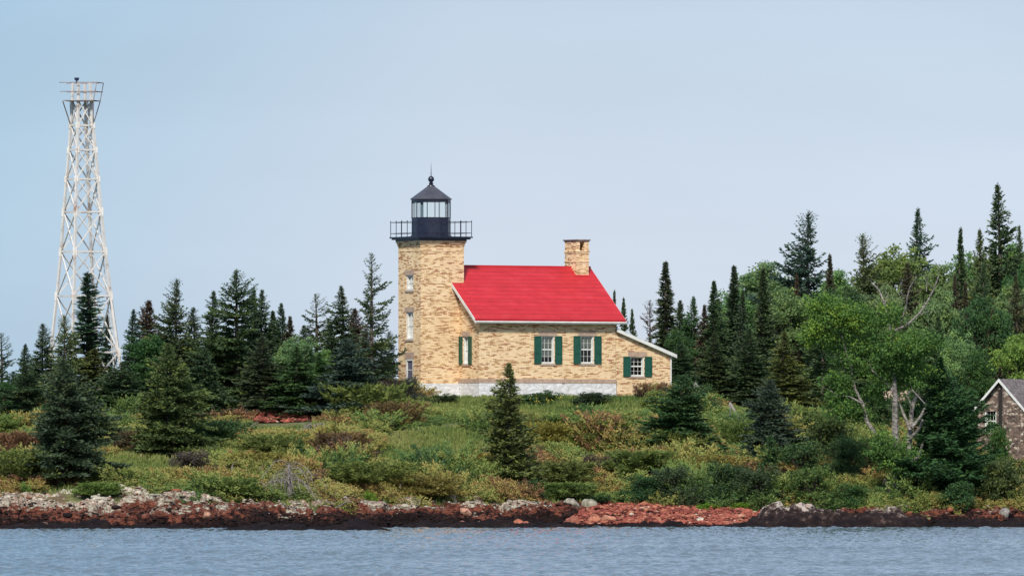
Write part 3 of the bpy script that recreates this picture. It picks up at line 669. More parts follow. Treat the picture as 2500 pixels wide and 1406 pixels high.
# individual shingle courses as small steps
for s in (-1, 1):
    for k in range(14):
        t0 = k/14; x = s*(w2+.02)*t0; z = hp-(hp-he+.02)*t0; x1 = s*(w2+.02)*(t0+.078); z1 = hp-(hp-he+.02)*(t0+.078)
        rnd = random.Random(k*3+s)
        y = -.19
        while y < 6.68:
            wd = rnd.uniform(.12, .3); lift = rnd.uniform(.01, .035)
            mb.face((x,y,z+.006), (x,min(y+wd,6.69),z+.006), (x1,min(y+wd,6.69),z1+lift), (x1,y,z1+lift)); mb.face((x1,y,z1+lift), (x1,min(y+wd,6.69),z1+lift), (x1,min(y+wd,6.69),z1), (x1,y,z1)); y += wd+.006
mb.build('roof', M['shingle'], SH, fix=False)
for s in (-1, 1):
    mb = MB(); mb.prism([(0,-.24,hp+.02), (s*(w2+.06),-.24,he-.04), (s*(w2+.06),-.24,he-.22), (0,-.24,hp-.18)], (0,.04,0)); mb.build('bargeboard', M['white'], SH)
mb = MB(); mb.box((-.14,-.02,.9), (.22,.118,hp-.62)); mb.build('shade_strip', M['dark'], SH)  # dark strip standing in for the shaded slot beside the chimney breast
mb = MB(); mb.prism([(.22,-.16,0), (w2-.2,-.16,0), (w2-.2,-.16,he+.05), (.22,-.16,hp-.5)], (0,.275,0)); mb.build('chimney_breast', M['stone'], SH)
# shed half hidden by the trees on the left
gx = (262-CX)*K(294); gzz = gz(gx, 294)
GS = empty('shed', (gx, 294, gzz), R_(12), 'small weathered grey shed nearly hidden in the spruces below the steel tower', 'shed')
mb = MB(); mb.box((-.85,0,-.3), (.85,1.6,1.45)); mb.build('wall', M['greywood'], GS)
mb = MB(); mb.prism([(-.98,-.12,1.42), (.98,-.12,1.42), (.98,-.12,1.52), (0,-.12,1.98), (-.98,-.12,1.52)], (0,1.85,0)); mb.build('roof', M['shingle'], GS)
mb = MB(); mb.box((-.35,-.03,-.2), (-.25,-.002,1.4)); mb.box((.45,-.03,-.2), (.55,-.002,1.4)); mb.build('trim', M['white'], GS)
# glimpsed tan cabin roof in the wood
cxx = (2180-CX)*K(312); cz_ = gz(cxx, 312)
TC = empty('cabin', (cxx, 312, cz_), R_(-8), 'tan-roofed cabin glimpsed between the trees behind the birch', 'cabin')
zt2 = P(2180, 957, 312).z-cz_
mb = MB(); mb.box((-.75,0,-.5), (.75,2.4,zt2-.5)); mb.build('wall', M['greywood'], TC)
mb = MB(); mb.prism([(-.9,-.25,zt2-.55), (.9,-.25,zt2-.55), (.9,1.2,zt2), (-.9,1.2,zt2)], (0,0,.08)); mb.prism([(-.9,2.65,zt2-.55), (.9,2.65,zt2-.55), (.9,1.2,zt2), (-.9,1.2,zt2)], (0,0,.08)); mb.build('roof', M['sand'], TC)
# path handrails and steps
def handrail(px0, py0, px1, py1, pyb, label, steps):
    Yh = Yat(px0, pyb); Yh = min(Yh, 296); a = P(px0, py0, Yh); b = P(px1, py1, Yh-.2); g = gz(a.x, Yh)
    root = empty('stair_handrail', (a.x, Yh, g), 0, label, 'handrail'); o = Vector((a.x, Yh, g))
    mb = MB(); mb.bar(a-o, b-o, .10); mb.build('rail', M['greywood'], root)
    for p in (a, b): mb = MB(); q = p-o; mb.bar(Vector((q.x,q.y,q.z-1.05)), Vector((q.x,q.y,q.z-.03)), .09); mb.build('post', M['greywood'], root)
    for k in range(steps):
        mb = MB(); z = (a.z-o.z)-1.02-k*.17; x = .1+k*.28; mb.box((x,-.1,z-.05), (x+1.1,.5,z)); mb.box((x+.02,-.08,z-.20), (x+1.08,-.04,z-.05)); mb.build('step', M['greywood'], root)
handrail(1782, 982, 1803, 1018, 1028, 'grey wooden stair handrail and steps on the path through the scrub', 3)
handrail(1696, 934, 1707, 946, 958, 'short grey handrail top showing above the bushes right of the lean-to', 0)
# ------------------------------------------------------------------ leaf geometry
def diamonds(p, d, l, w, rng, tint):
    """one small rhombic leaf / needle tuft per row: base p, direction d, length l, width w."""
    n = len(p); d = d/np.linalg.norm(d, axis=1, keepdims=True)
    r = rng.normal(size=(n,3)); s = np.cross(d, r); s /= np.linalg.norm(s, axis=1, keepdims=True)+1e-9
    l = np.asarray(l).reshape(-1,1)*np.ones((n,1)); w = np.asarray(w).reshape(-1,1)*np.ones((n,1))
    V = np.stack([p, p+d*l*.5+s*w*.5, p+d*l, p+d*l*.5-s*w*.5], 1)
    return V.reshape(-1,3), np.repeat(np.broadcast_to(tint, (n,)), 4)
def tree_thing(name, trunk_me, crown_me, loc, sx, sz, rz, color, label, cat, group):
    root = empty(name, loc, 0, label, cat, group)
    for nm, me in (('trunk', trunk_me), ('crown', crown_me)):
        if me is None: continue
        o = link(nm, me, root); o.scale = (sx, sx, sz); o.rotation_euler = (0, 0, rz); o.color = (*color, 1)
    return root
def mb_mesh(mb, name, mat):
    me = bpy.data.meshes.new(name); me.from_pydata(mb.v, [], mb.f); me.materials.append(mat); return me
PRO = {}
def conifer(key, seed, H=10, R=2.0, p=.85, dz=.30, nb=7, bare=.04, up=(50,-8), tipup=.25, jag=.3, dens=1.0, gaps=0.0, size=1.0, base=1.0):
    rng = np.random.default_rng(seed); rnd = random.Random(seed); tb = MB()
    lean = [(0,0,0), (rnd.uniform(-.06,.06), rnd.uniform(-.06,.06), H*.35), (rnd.uniform(-.10,.10), rnd.uniform(-.1,.1), H*.7), (0,0,H*.985)]
    tb.path([Vector(q) for q in lean], [.016*H, .012*H, .007*H, .0015*H], 7)
    VV = []; TT = []; z = bare*H; sz0 = size
    while z < H*.985:
        t = 1-z/H; prof = R*min(t**p, 1.0)*(1 if t < .93 else base)*(1+jag*.55*math.sin(z*2.1+seed)*math.sin(z*.9+seed*2)); near = dz*(.55+.45*min(1, t*3))
        nbr = max(4, int(nb*(.6+.5*min(1, t*2)))); f_ = min(1.0, .34+2.6*t); size = sz0*f_*(1+.22*min(1, t*1.6)); near *= max(.5, f_)
        for k in range(nbr):
            if rnd.random() < gaps: continue
            az = rnd.uniform(0, 2*math.pi); L = max(.07, prof*rnd.uniform(1-jag*1.6, 1+jag*.5)*(1+jag*.8*math.sin(az-seed-z*.55))); e = R_(up[0]+(up[1]-up[0])*min(1, t**.55*1.15)+rnd.gauss(0, 6))
            zz = z+rnd.uniform(-.5,.5)*near; n = max(4, int(L/.085*dens)); s = np.linspace(.10 if L < .8 else .2, 1, n)
            dr = np.array([math.cos(az), math.sin(az), 0.]); side = np.array([-math.sin(az), math.cos(az), 0.])
            hz = L*(math.sin(e)*s-.22*s**2*(1 if t > .3 else .3)+tipup*s**3*.8)
            c = dr[None]*(L*math.cos(e)*s)[:,None]; c[:,2] = hz+zz
            if L > .7 and rnd.random() < .55:
                a_ = Vector((0,0,zz)); m_ = Vector(c[n//2]); tb.tube(a_, m_, .014+.012*L, .008, 3, False); tb.tube(m_, Vector(c[-1]), .008, .003, 3, False)
            tl = (.33*L*(1-s*.75)+.13*f_)*(rng.uniform(.7,1.2,n)); tint = np.clip(.42+rnd.gauss(0,.14), 0, .85)
            for sg in (-1, 1):
                q = np.maximum(1, (tl/.14).astype(int))
                idx = np.repeat(np.arange(n), q); j = np.concatenate([np.arange(a) for a in q])/np.repeat(q, q)
                dd = dr[None]*.72+side[None]*sg*.75+rng.normal(0,.12,(len(idx),3)); dd[:,2] += .05
                pp = c[idx]+dd*(tl[idx]*j)[:,None]+rng.normal(0,.018,(len(idx),3))
                d2 = dd+rng.normal(0,.38,(len(idx),3)); d2[:,2] += .12
                v, tt = diamonds(pp, d2, rng.uniform(.15,.26,len(idx))*size, rng.uniform(.06,.10,len(idx))*size, rng, np.clip(tint+rng.normal(0,.10,len(idx))+.12*(s[idx] > .8), 0, 1))
                VV.append(v); TT.append(tt)
            dd = np.tile(dr, (n,1))+rng.normal(0,.3,(n,3)); dd[:,2] += .15
            v, tt = diamonds(c, dd, rng.uniform(.15,.25,n)*size, rng.uniform(.06,.10,n)*size, rng, np.clip(tint+rng.normal(0,.1,n), 0, 1)); VV.append(v); TT.append(tt)
        z += near
    n = 26; pp = np.zeros((n,3)); pp[:,2] = H*np.linspace(.95, .995, n); dd = rng.normal(0,1,(n,3))*[.6,.6,.3]+[0,0,1.3]
    v, tt = diamonds(pp, dd, .09*sz0, .035, rng, .45); VV.append(v); TT.append(tt)
    V = np.concatenate(VV); me = np_mesh(key+'_crown', V, 4, M['needle'], np.concatenate(TT))
    PRO[key] = (mb_mesh(tb, key+'_trunk', M['bark']), me, H, R)
_c = conifer
def conifer(key, seed, *a, **k): _c(key, seed, *a, **k); _c(key+'x', seed+60, *a, **k)
conifer('spruceA', 1, 10, 2.2, .80, .25, 10, jag=.30)
conifer('spruceB', 2, 10, 1.9, .85, .23, 10, jag=.38, gaps=.08)
conifer('spruceC', 3, 10, 2.4, .72, .27, 10, jag=.45, gaps=.12, tipup=.35)
conifer('spireA', 4, 10, 1.35, .95, .20, 9, up=(55,-15), jag=.25, tipup=.1)
conifer('spireB', 5, 10, 1.1, 1.05, .18, 9, up=(50,-25), jag=.30, tipup=.15)
conifer('sparse', 6, 10, 1.75, .62, .34, 6, up=(40,8), jag=.50, gaps=.22, tipup=.45, bare=.08)
conifer('broad', 7, 7, 2.5, .70, .22, 12, jag=.35, up=(45,0), tipup=.2, base=.9)
conifer('column', 8, 10, .55, .50, .17, 7, up=(35,-5), jag=.35)
conifer('cedar', 9, 9, 2.6, .85, .22, 13, up=(60,15), jag=.42, tipup=.3, dens=1.1)
conifer('sapling', 10, 3, .9, .9, .17, 7, up=(50,5), jag=.3, size=.8)
conifer('ragged', 11, 7, 1.45, .74, .20, 12, jag=.38, gaps=.05, up=(45,5), tipup=.3)

def leafy(key, seed, blobs, per=420, leaf=.17, clump=.33, H=8, trunk=True, nsub=None, spiky=0.3):
    rng = np.random.default_rng(seed); rnd = random.Random(seed); VV = []; TT = []; tb = MB()
    for (x, y, z, rx, ry, rz) in blobs:
        vol = (rx*ry*rz)**(1/3); ns = nsub or max(8, int(30*vol**2))
        d = rng.normal(size=(ns,3)); d /= np.linalg.norm(d, axis=1, keepdims=True); rad = rng.uniform(.35, 1.08, (ns,1))**.6
        cs = d*rad*[rx,ry,rz]+[x,y,z]
        for i in range(ns):
            r = clump*rnd.uniform(.55, 1.35); m = int(per/ns*(r/clump)**1.5)+16
            pp = rng.normal(0, 1, (m,3))*[r*.55, r*.55, r*.38]+cs[i]
            dd = rng.normal(0, 1, (m,3)); dd[:,2] = dd[:,2]*.6+spiky; tint = np.clip(.45+rnd.gauss(0,.15), 0, .85)
            v, tt = diamonds(pp, dd, rng.uniform(.7,1.3,m)*leaf, rng.uniform(.45,.8,m)*leaf, rng, np.clip(tint+rng.normal(0,.12,m), 0, 1)); VV.append(v); TT.append(tt)
            if trunk and rnd.random() < .5: tb.tube((x*.4, y*.4, max(.2, z*.55)), tuple(cs[i]), .025, .006, 3, False)
    if trunk:
        top = max(b[2] for b in blobs); tb.path([Vector((0,0,-.3)), Vector((.1,.05,top*.4)), Vector((0,0,top))], [.02*H, .014*H, .005*H], 7)
        for b in blobs: tb.path([Vector((0,0,b[2]*.35)), Vector((b[0]*.5,b[1]*.5,b[2]*.7)), Vector(b[:3])], [.010*H, .007*H, .003*H], 5)
    V = np.concatenate(VV); me = np_mesh(key+'_crown', V, 4, M['leaf'], np.concatenate(TT))
    PRO[key] = (mb_mesh(tb, key+'_trunk', M['bark']), me, max(b[2]+b[5] for b in blobs), max(abs(b[0])+b[3] for b in blobs))
def rb(seed, n, R, H, z0=.35, r=.42):
    rnd = random.Random(seed); out = []
    for k in range(n):
        a = rnd.uniform(0, 6.28); q = R*math.sqrt(rnd.random())*(1-r*.7); z = H*rnd.uniform(z0, .86); f = 1-.5*max(0, z/H-.5)
        out.append((q*math.cos(a)*f, q*math.sin(a)*f, z, R*r*rnd.uniform(.7,1.2), R*r*rnd.uniform(.7,1.2), R*r*rnd.uniform(.6,1.0)))
    out.append((0,0,H*.84,R*r*.8,R*r*.8,H*.15)); return out
leafy('poplarA', 21, rb(21, 17, 2.6, 8, .25), per=900)
leafy('poplarB', 22, rb(22, 15, 2.2, 8, .2), per=900)
leafy('poplarC', 23, rb(23, 12, 1.4, 7, .15, .55), per=800)
leafy('bushA', 24, rb(24, 9, 1.5, 1.7, .15, .5), per=420, leaf=.13, clump=.24, H=2)
leafy('bushB', 25, rb(25, 8, 1.3, 1.5, .1, .5), per=420, leaf=.13, clump=.24, H=2)
leafy('bushC', 26, rb(26, 11, 1.7, 2.4, .1, .45), per=420, leaf=.13, clump=.26, H=2)

def juniper(key, seed, R=1.4, H=.8, n=110, inner=0.0, size=1.0):
    """low spreading evergreen: arching sprays out of a common root, each feathered with tufts."""
    rng = np.random.default_rng(seed); VV = []; TT = []
    for k in range(n):
        az = rng.uniform(0, 6.283); L = R*rng.uniform(.45, 1.1); e = rng.uniform(.12, 1.25); m = max(7, int(L/.10)); s = np.linspace(.25, 1, m)
        root = np.array([rng.normal(0,R*.22), rng.normal(0,R*.22), 0]); dr = np.array([math.cos(az), math.sin(az), 0]); side = np.array([-math.sin(az), math.cos(az), 0])
        hz = H*np.sin(np.clip(s*1.25*e, 0, 1.7))*(.55+.45*math.sin(e)); c = root+dr*(L*math.cos(e*.7)*s)[:,None]; c[:,2] = hz
        ti = rng.normal(0, .08)
        for sg in (-1, 0, 1):
            rep = 2; idx = np.repeat(np.arange(m), rep); dd = dr[None]*.8+side[None]*sg*.8+rng.normal(0,.3,(len(idx),3)); dd[:,2] += .35
            pp = c[idx]+dd*rng.uniform(0,.16,(len(idx),1))+rng.normal(0,.02,(len(idx),3))
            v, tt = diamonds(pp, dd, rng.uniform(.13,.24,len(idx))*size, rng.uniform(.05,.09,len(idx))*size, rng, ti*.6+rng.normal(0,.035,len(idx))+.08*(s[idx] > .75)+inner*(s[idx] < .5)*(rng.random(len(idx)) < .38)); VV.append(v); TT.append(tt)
    return np.concatenate(VV).astype(np.float32), np.concatenate(TT).astype(np.float32)
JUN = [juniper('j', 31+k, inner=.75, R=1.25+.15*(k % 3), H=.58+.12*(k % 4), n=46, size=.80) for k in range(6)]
# ---- scrub that nobody could count: the juniper carpet of the slope
def spread(protos, pts, rng, tf, smin=.7, smax=1.25, zs=1.0):
    VV = []; TT = []
    for (x, y) in pts:
        V, T_ = protos[rng.integers(len(protos))]; a = rng.uniform(0, 6.283); k = rng.uniform(smin, smax); kz = k*zs*rng.uniform(.7, 1.25)*(.45+1.3*float(vn(x/2.6, y/3.4, 71)))
        c, s = math.cos(a), math.sin(a); W_ = np.empty_like(V)
        W_[:,0] = (V[:,0]*c-V[:,1]*s)*k+x; W_[:,1] = (V[:,0]*s+V[:,1]*c)*k+y; W_[:,2] = V[:,2]*kz+ground_z(W_[:,0], W_[:,1])-.08*k-.10
        VV.append(W_); TT.append(np.clip(T_+tf(x, y), 0, 1))
    return np.concatenate(VV), np.concatenate(TT)
def grassy(x, y):
    """open turf rather than scrub."""
    c = CX+x/K(y); row = HY-(gz(x, y)-CZ)/K(y)
    for (cx_, cy_, rx, ry) in ((315,1146,125,40), (1110,1085,180,42), (1010,1118,130,18), (560,1092,90,20), (1380,992,270,30), (1090,990,110,16), (690,1034,108,44), (590,1012,50,22), (770,1050,45,22), (1800,1010,80,20), (20,1060,60,40)):
        if ((c-cx_)/rx)**2+((row-cy_)/ry)**2 < 1: return True
    return False
rng = np.random.default_rng(77); pts = []
for k in range(2300):
    x = rng.uniform(-33, 33); y = rng.uniform(252, 312); c = CX+x/K(y); ye = float(shore_Y(c))+8.2
    if y < ye or grassy(x, y): continue
    # keep clear of the house
    dx, dy = x-HX0, y-HY0; u = dx*cT+dy*sT; v = -dx*sT+dy*cT
    if -3.6 < u < 14.5 and v > -1.3 and v < 9.5: continue
    if vn(x/3.2, y/2.6, 12) < .30: continue
    pts.append((x, y))
def jt(x, y): return .52+1.25*(float(fbm(np.float64(x/4.5), np.float64(y/3.0), 33, 3))-.5)+.10*(float(vn(x/1.7, y/1.2, 9))-.5)+rng.normal(0,.05)-.12*(x > 14)
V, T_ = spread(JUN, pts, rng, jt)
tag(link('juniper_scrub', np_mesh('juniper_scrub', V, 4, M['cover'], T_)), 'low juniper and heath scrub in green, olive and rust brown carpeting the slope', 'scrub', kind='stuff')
# ---- grass and herbs
def scree(x, y): c = CX+x/K(y); row = HY-(gz(x, y)-CZ)/K(y); return ((c-690)/85)**2+((row-1022)/22)**2 < 1 or ((c-590)/36)**2+((row-1004)/12)**2 < 1
def tufts(n, area, rng, h=(.12,.32), keep=None, per=9):
    x = rng.uniform(area[0], area[1], n); y = rng.uniform(area[2], area[3], n)
    k = np.array([keep(a, b) for a, b in zip(x, y)]) if keep else np.ones(n, bool); x = x[k]; y = y[k]; n = len(x)
    X = np.repeat(x, per)+rng.normal(0,.14,n*per); Yy = np.repeat(y, per)+rng.normal(0,.14,n*per); Z = ground_z(X, Yy)-.13
    d = rng.normal(0,.33,(n*per,3)); d[:,2] = 1; hh = np.repeat(rng.uniform(*h, n), per)*rng.uniform(.6,1.2,n*per)+.12
    tint = np.clip(np.repeat(fbm(x/4, y/3, 5, 3), per)+rng.normal(0,.14,n*per), 0, 1)
    return diamonds(np.stack([X,Yy,Z],1), d, hh, .045+.05*rng.random(n*per), rng, tint)
gk = lambda x, y: y > float(shore_Y(CX+x/K(y)))+7.6
g1, t1 = tufts(11000, (-33, 33, 250, 314), rng, keep=lambda x, y: gk(x, y) and not scree(x, y))
def inturf(x, y): return gk(x, y) and grassy(x, y) and not scree(x, y)
g2, t2 = tufts(60000, (-33, 33, 250, 312), rng, (.12,.30), keep=inturf, per=8)
tag(link('grass', np_mesh('grass', np.concatenate([g1,g2]), 4, M['grass'], np.concatenate([t1,t2]))), 'meadow grass and herbs growing between the low shrubs', 'grass', kind='stuff')

# ------------------------------------------------------------------ trees
G_DK, G_BL, G_OL, G_BR, G_LT, G_YG = (.068,.108,.048), (.060,.108,.070), (.115,.145,.050), (.098,.084,.052), (.185,.310,.120), (.220,.310,.080)
G_MD = (.070,.145,.050)
tr = random.Random(9)
def tree(kind, px, ptop, pbase_w, Y, color, label, name='spruce_tree', cat='spruce', group=None, base=None, rz=None, sink=.1):
    """kind: prototype; px, ptop: where its tip stands in the photo; pbase_w: crown width in photo pixels; Y: its depth."""
    if base is not None: Y = Yat(px, base)
    tm, cm, H, R = PRO[kind+'x' if kind+'x' in PRO and tr.random() < .5 else kind]; X = (px-CX)*K(Y); z0 = gz(X, Y)-sink; h = CZ-(ptop-HY)*K(Y)-z0
    sz = h/H; sx = pbase_w*K(Y)/2/R
    return tree_thing(name, tm, cm, (X, Y, z0), sx, sz, tr.uniform(0, 6.28) if rz is None else rz, tuple(c*tr.uniform(.9,1.1) for c in color), label, cat, group)
CON = [ # kind, tip x, tip y, width, depth, colour, label
 ('sparse', 3, 812, 110, 300, G_DK, 'thin open spruce cut by the left edge of the photo'),
 ('spruceB', 62, 838, 110, 304, G_DK, 'dark spruce second in from the left edge, left of the steel tower'),
 ('spruceA', 104, 788, 130, 297, G_DK, 'pointed spruce just left of the steel tower leg'),
 ('spruceC', 157, 768, 130, 296, G_OL, 'olive spruce in front of the steel tower\'s left half'),
 ('column', 214, 663, 88, 298, G_BL, 'tall dark column spruce in front of the middle of the steel tower'),
 ('spruceB', 230, 850, 190, 296, G_OL, 'bushy olive spruce around the foot of the tall column spruce'),
 ('spireA', 262, 766, 80, 314, G_DK, 'small dark spruce seen through the steel tower\'s right leg'),
 ('spruceB', 326, 753, 120, 299, G_BL, 'blue-dark spruce right of the steel tower, shorter than its brown neighbour'),
 ('ragged', 364, 732, 130, 301, G_BR, 'brownish ragged spruce right of the steel tower'),
 ('spruceC', 432, 680, 160, 297, G_DK, 'spruce with a narrow leader standing above its neighbours left of the big group'),
 ('spruceB', 521, 708, 150, 298, G_DK, 'spruce just left of the tallest one in the left wood'),
 ('spruceC', 577, 656, 215, 296, G_DK, 'tallest full-topped dark spruce in the middle of the left wood'),
 ('spruceB', 619, 700, 130, 302, G_BL, 'slim spruce close behind the tallest of the left wood'),
 ('spruceA', 640, 705, 150, 300, G_DK, 'dark spruce on the right shoulder of the tallest in the left wood'),
 ('spireB', 666, 757, 90, 303, G_DK, 'small narrow spruce between two taller ones in the left wood'),
 ('ragged', 687, 740, 90, 304, G_BL, 'thin spiky young spruce with open top, middle left'),
 ('spireA', 708, 770, 90, 302, G_BR, 'short brownish spruce beside the thin spiky one'),
 ('sparse', 771, 716, 130, 299, G_DK, 'open two-topped spruce with sky around it, third from the lighthouse'),
 ('spruceB', 833, 696, 150, 297, G_DK, 'pointed spruce second from the lighthouse'),
 ('ragged', 866, 752, 110, 301, G_BR, 'brown-tipped spruce between the two tall ones near the lighthouse'),
 ('sparse', 908, 617, 135, 296, G_DK, 'tall open spruce with upturned branches next to the lighthouse'),
 ('spruceC', 950, 808, 100, 312, G_BL, 'low dark spruce against the left wall of the lighthouse tower'),
 ('spruceA', 893, 800, 120, 299, G_BR, 'brown-green spruce filling under the tall open spruce'),
 ('broad', 155, 875, 240, 0, G_DK, 'large dark spruce reaching down to the shore at far left', 1172),
 ('broad', 412, 838, 210, 0, (.085,.130,.048), 'big sunlit yellow-green spruce on the slope below the left wood', 1105),
 ('broad', 300, 885, 210, 0, G_DK, 'dark broad spruce below and right of the steel tower', 1030),
 ('broad', 560, 800, 230, 0, G_BL, 'broad blue-green spruce at the foot of the tallest left one', 985),
 ('broad', 500, 850, 150, 292, G_DK, 'very dark spruce between the sunlit one and the broad blue one'),
 ('spruceA', 640, 820, 180, 292, G_DK, 'dark spruce at the front of the left wood above the red rocks'),
 ('spruceA', 725, 845, 170, 291, G_MD, 'mid-green spruce above the yellow juniper in the centre-left'),
 ('broad', 845, 825, 210, 291, G_BL, 'broad dark spruce skirt at the wood\'s right end beside the grey bush'),
 ('spruceC', 60, 880, 150, 290, G_DK, 'dark full spruce near the left edge, under the pointed one'),
 ('spruceB', 780, 860, 120, 294, G_MD, 'small green spruce under the open two-topped one'),
 ('ragged', 1243, 886, 150, 0, G_OL, 'lone ragged spruce standing in front of the white foundation', 1178),
 # right of the house
 ('spireB', 1500, 706, 60, 345, G_DK, 'spruce tip just showing over the right rake of the red roof'),
 ('spireA', 1522, 724, 80, 340, G_DK, 'spruce behind the lower right corner of the red roof'),
 ('spireA', 1543, 752, 70, 338, G_DK, 'small pointed spruce above the lean-to roof'),
 ('sparse', 1586, 732, 110, 332, G_BR, 'pale half-dead spruce right of the lean-to'),
 ('spireB', 1625, 636, 125, 324, G_DK, 'tall very narrow spruce standing alone above the wood right of the house'),
 ('ragged', 1661, 733, 100, 322, G_DK, 'short ragged spruce right of the tall narrow one'),
 ('spruceB', 1693, 722, 130, 320, G_MD, 'green-topped spruce third right of the house'),
 ('spireA', 1720, 742, 90, 318, G_BR, 'brownish narrow spruce in the near right wood'),
 ('spireA', 1743, 683, 130, 318, G_DK, 'thin-tipped spruce midway between the house and the tallest right one'),
 ('spireB', 1792, 646, 115, 319, G_DK, 'tall narrow spruce with a needle-thin tip left of the poplars'),
 ('spireA', 1813, 705, 95, 316, G_DK, 'lower dark spruce leaning on the needle-tipped one'),
 ('spireB', 1863, 653, 115, 312, G_DK, 'dark narrow spruce in front of the light green poplars'),
 ('spruceC', 1974, 516, 255, 332, G_BL, 'tallest big spruce of the middle right with heavy branches'),
 ('spireB', 1945, 668, 70, 326, G_BR, 'dead brown narrow spruce at the foot of the tallest big one'),
 ('spireB', 2026, 618, 85, 328, G_BR, 'brown narrow spruce on the right side of the tallest big one'),
 ('spruceC', 2106, 570, 215, 330, G_OL, 'brown-topped bushy spruce right of the tallest big one'),
 ('spruceB', 2241, 506, 165, 346, G_BL, 'blue-green spruce rising alone above the poplars at upper right'),
 ('spruceA', 2215, 640, 190, 328, G_BR, 'dark brown dying spruce behind the bare birch branches'),
 ('spireB', 2345, 553, 90, 336, G_DK, 'slim dark spire between the two tall spruces at upper right'),
 ('spruceB', 2392, 556, 150, 333, G_OL, 'olive spruce left of the very tall one near the right edge'),
 ('spruceB', 2436, 446, 215, 342, G_DK, 'tallest spruce of all, near the right edge'),
 ('spruceA', 2488, 548, 120, 345, G_DK, 'spruce top at the very right edge'),
 ('spireB', 2331, 668, 75, 326, G_BR, 'rusty narrow spruce, left one of a pair behind the stone building'),
 ('spireB', 2357, 685, 75, 325, G_BR, 'rusty narrow spruce, right one of a pair behind the stone building'),
 ('spireA', 2424, 752, 100, 318, G_BR, 'brown thin spruce above the stone building'),
 ('spruceA', 2402, 640, 170, 326, G_DK, 'dark spruce body below the olive one at upper right'),
 ('spruceA', 2480, 670, 160, 322, G_BR, 'brownish dark spruce at the right edge under the foliage'),
 ('spruceA', 1660, 830, 150, 310, G_DK, 'dark spruce right behind the lean-to corner'),
 ('spruceA', 1745, 810, 150, 308, G_DK, 'dark spruce at the front of the near right wood, left one'),
 ('spruceA', 1830, 800, 170, 307, G_DK, 'dark spruce at the front of the near right wood, right one'),
 ('spruceB', 1915, 808, 170, 300, G_OL, 'yellow-green spruce with drooping boughs left of the birch'),
 ('spruceC', 2010, 800, 200, 304, G_DK, 'deep dark spruce behind the birch\'s left stem'),
 ('spruceA', 2110, 780, 190, 306, G_DK, 'black-green spruce in the hollow behind the birch crown'),
 ('spruceA', 2290, 770, 190, 310, G_DK, 'black-green spruce between the birch and the rusty pair'),
 ('broad', 1880, 925, 195, 0, G_BL, 'blue-green spruce on the slope right of the wooden steps', 1140),
 ('sapling', 1881, 1062, 90, 0, G_MD, 'bright green spruce sapling in front of the blue-green one', 1165),
 ('broad', 1665, 915, 225, 0, G_MD, 'rounded green fir on the slope below the lean-to', 1100),
 ('sapling', 735, 1072, 62, 0, G_MD, 'little green spruce sapling above the dead stump', 1148),
 ('sapling', 1500, 1240, 60, 0, G_MD, '', 1250),
]
CON += [('spruceA', 472, 748, 150, 304, G_DK, 'dark spruce filling the dip right of the narrow-leadered one'),
 ('spruceC', 388, 792, 150, 304, G_DK, 'low dark spruce behind the bright leafy tree, right of the steel tower'),
 ('spruceB', 742, 792, 130, 305, G_DK, 'low dark spruce in the gap left of the open two-topped one'),
 ('spruceA', 803, 778, 120, 304, G_DK, 'low dark spruce between the open two-topped and the pointed one'),
 ('spruceA', 862, 792, 150, 303, G_MD, 'greener spruce low behind the brown-tipped one near the lighthouse'),
 ('spruceA', 33, 905, 130, 299, G_MD, 'green spruce low at the left edge below its darker neighbours')]
CON = [t for t in CON if t[6]]
for t in CON:
    kw = {'base': t[7]} if len(t) > 7 else {}
    g = 'spruces of the left wood' if t[1] < 1100 else ('spruces of the right wood' if t[1] > 1480 else None)
    tree(t[0], t[1], t[2], t[3]*(1.12 if t[1] < 1000 else 1.05), t[4], t[5], t[6], group=g, **kw)
tree('cedar', 2296, 868, 285, 0, (.040,.105,.034), 'big dark green cedar beside the birch at the shore', 'cedar_tree', 'cedar', base=1206)
tree('cedar', 2335, 935, 130, 0, (.050,.120,.036), 'paler cedar top leaning against the right side of the big one', 'cedar_tree', 'cedar', base=1200)
tree('cedar', 2380, 1095, 105, 0, (.055,.130,.035), 'smaller green cedar right of the big one, below the stone building', 'cedar_tree', 'cedar', base=1228)
tree('cedar', 2262, 960, 120, 0, (.030,.075,.028), 'dark young cedar pressed against the birch trunk', 'cedar_tree', 'cedar', base=1206)
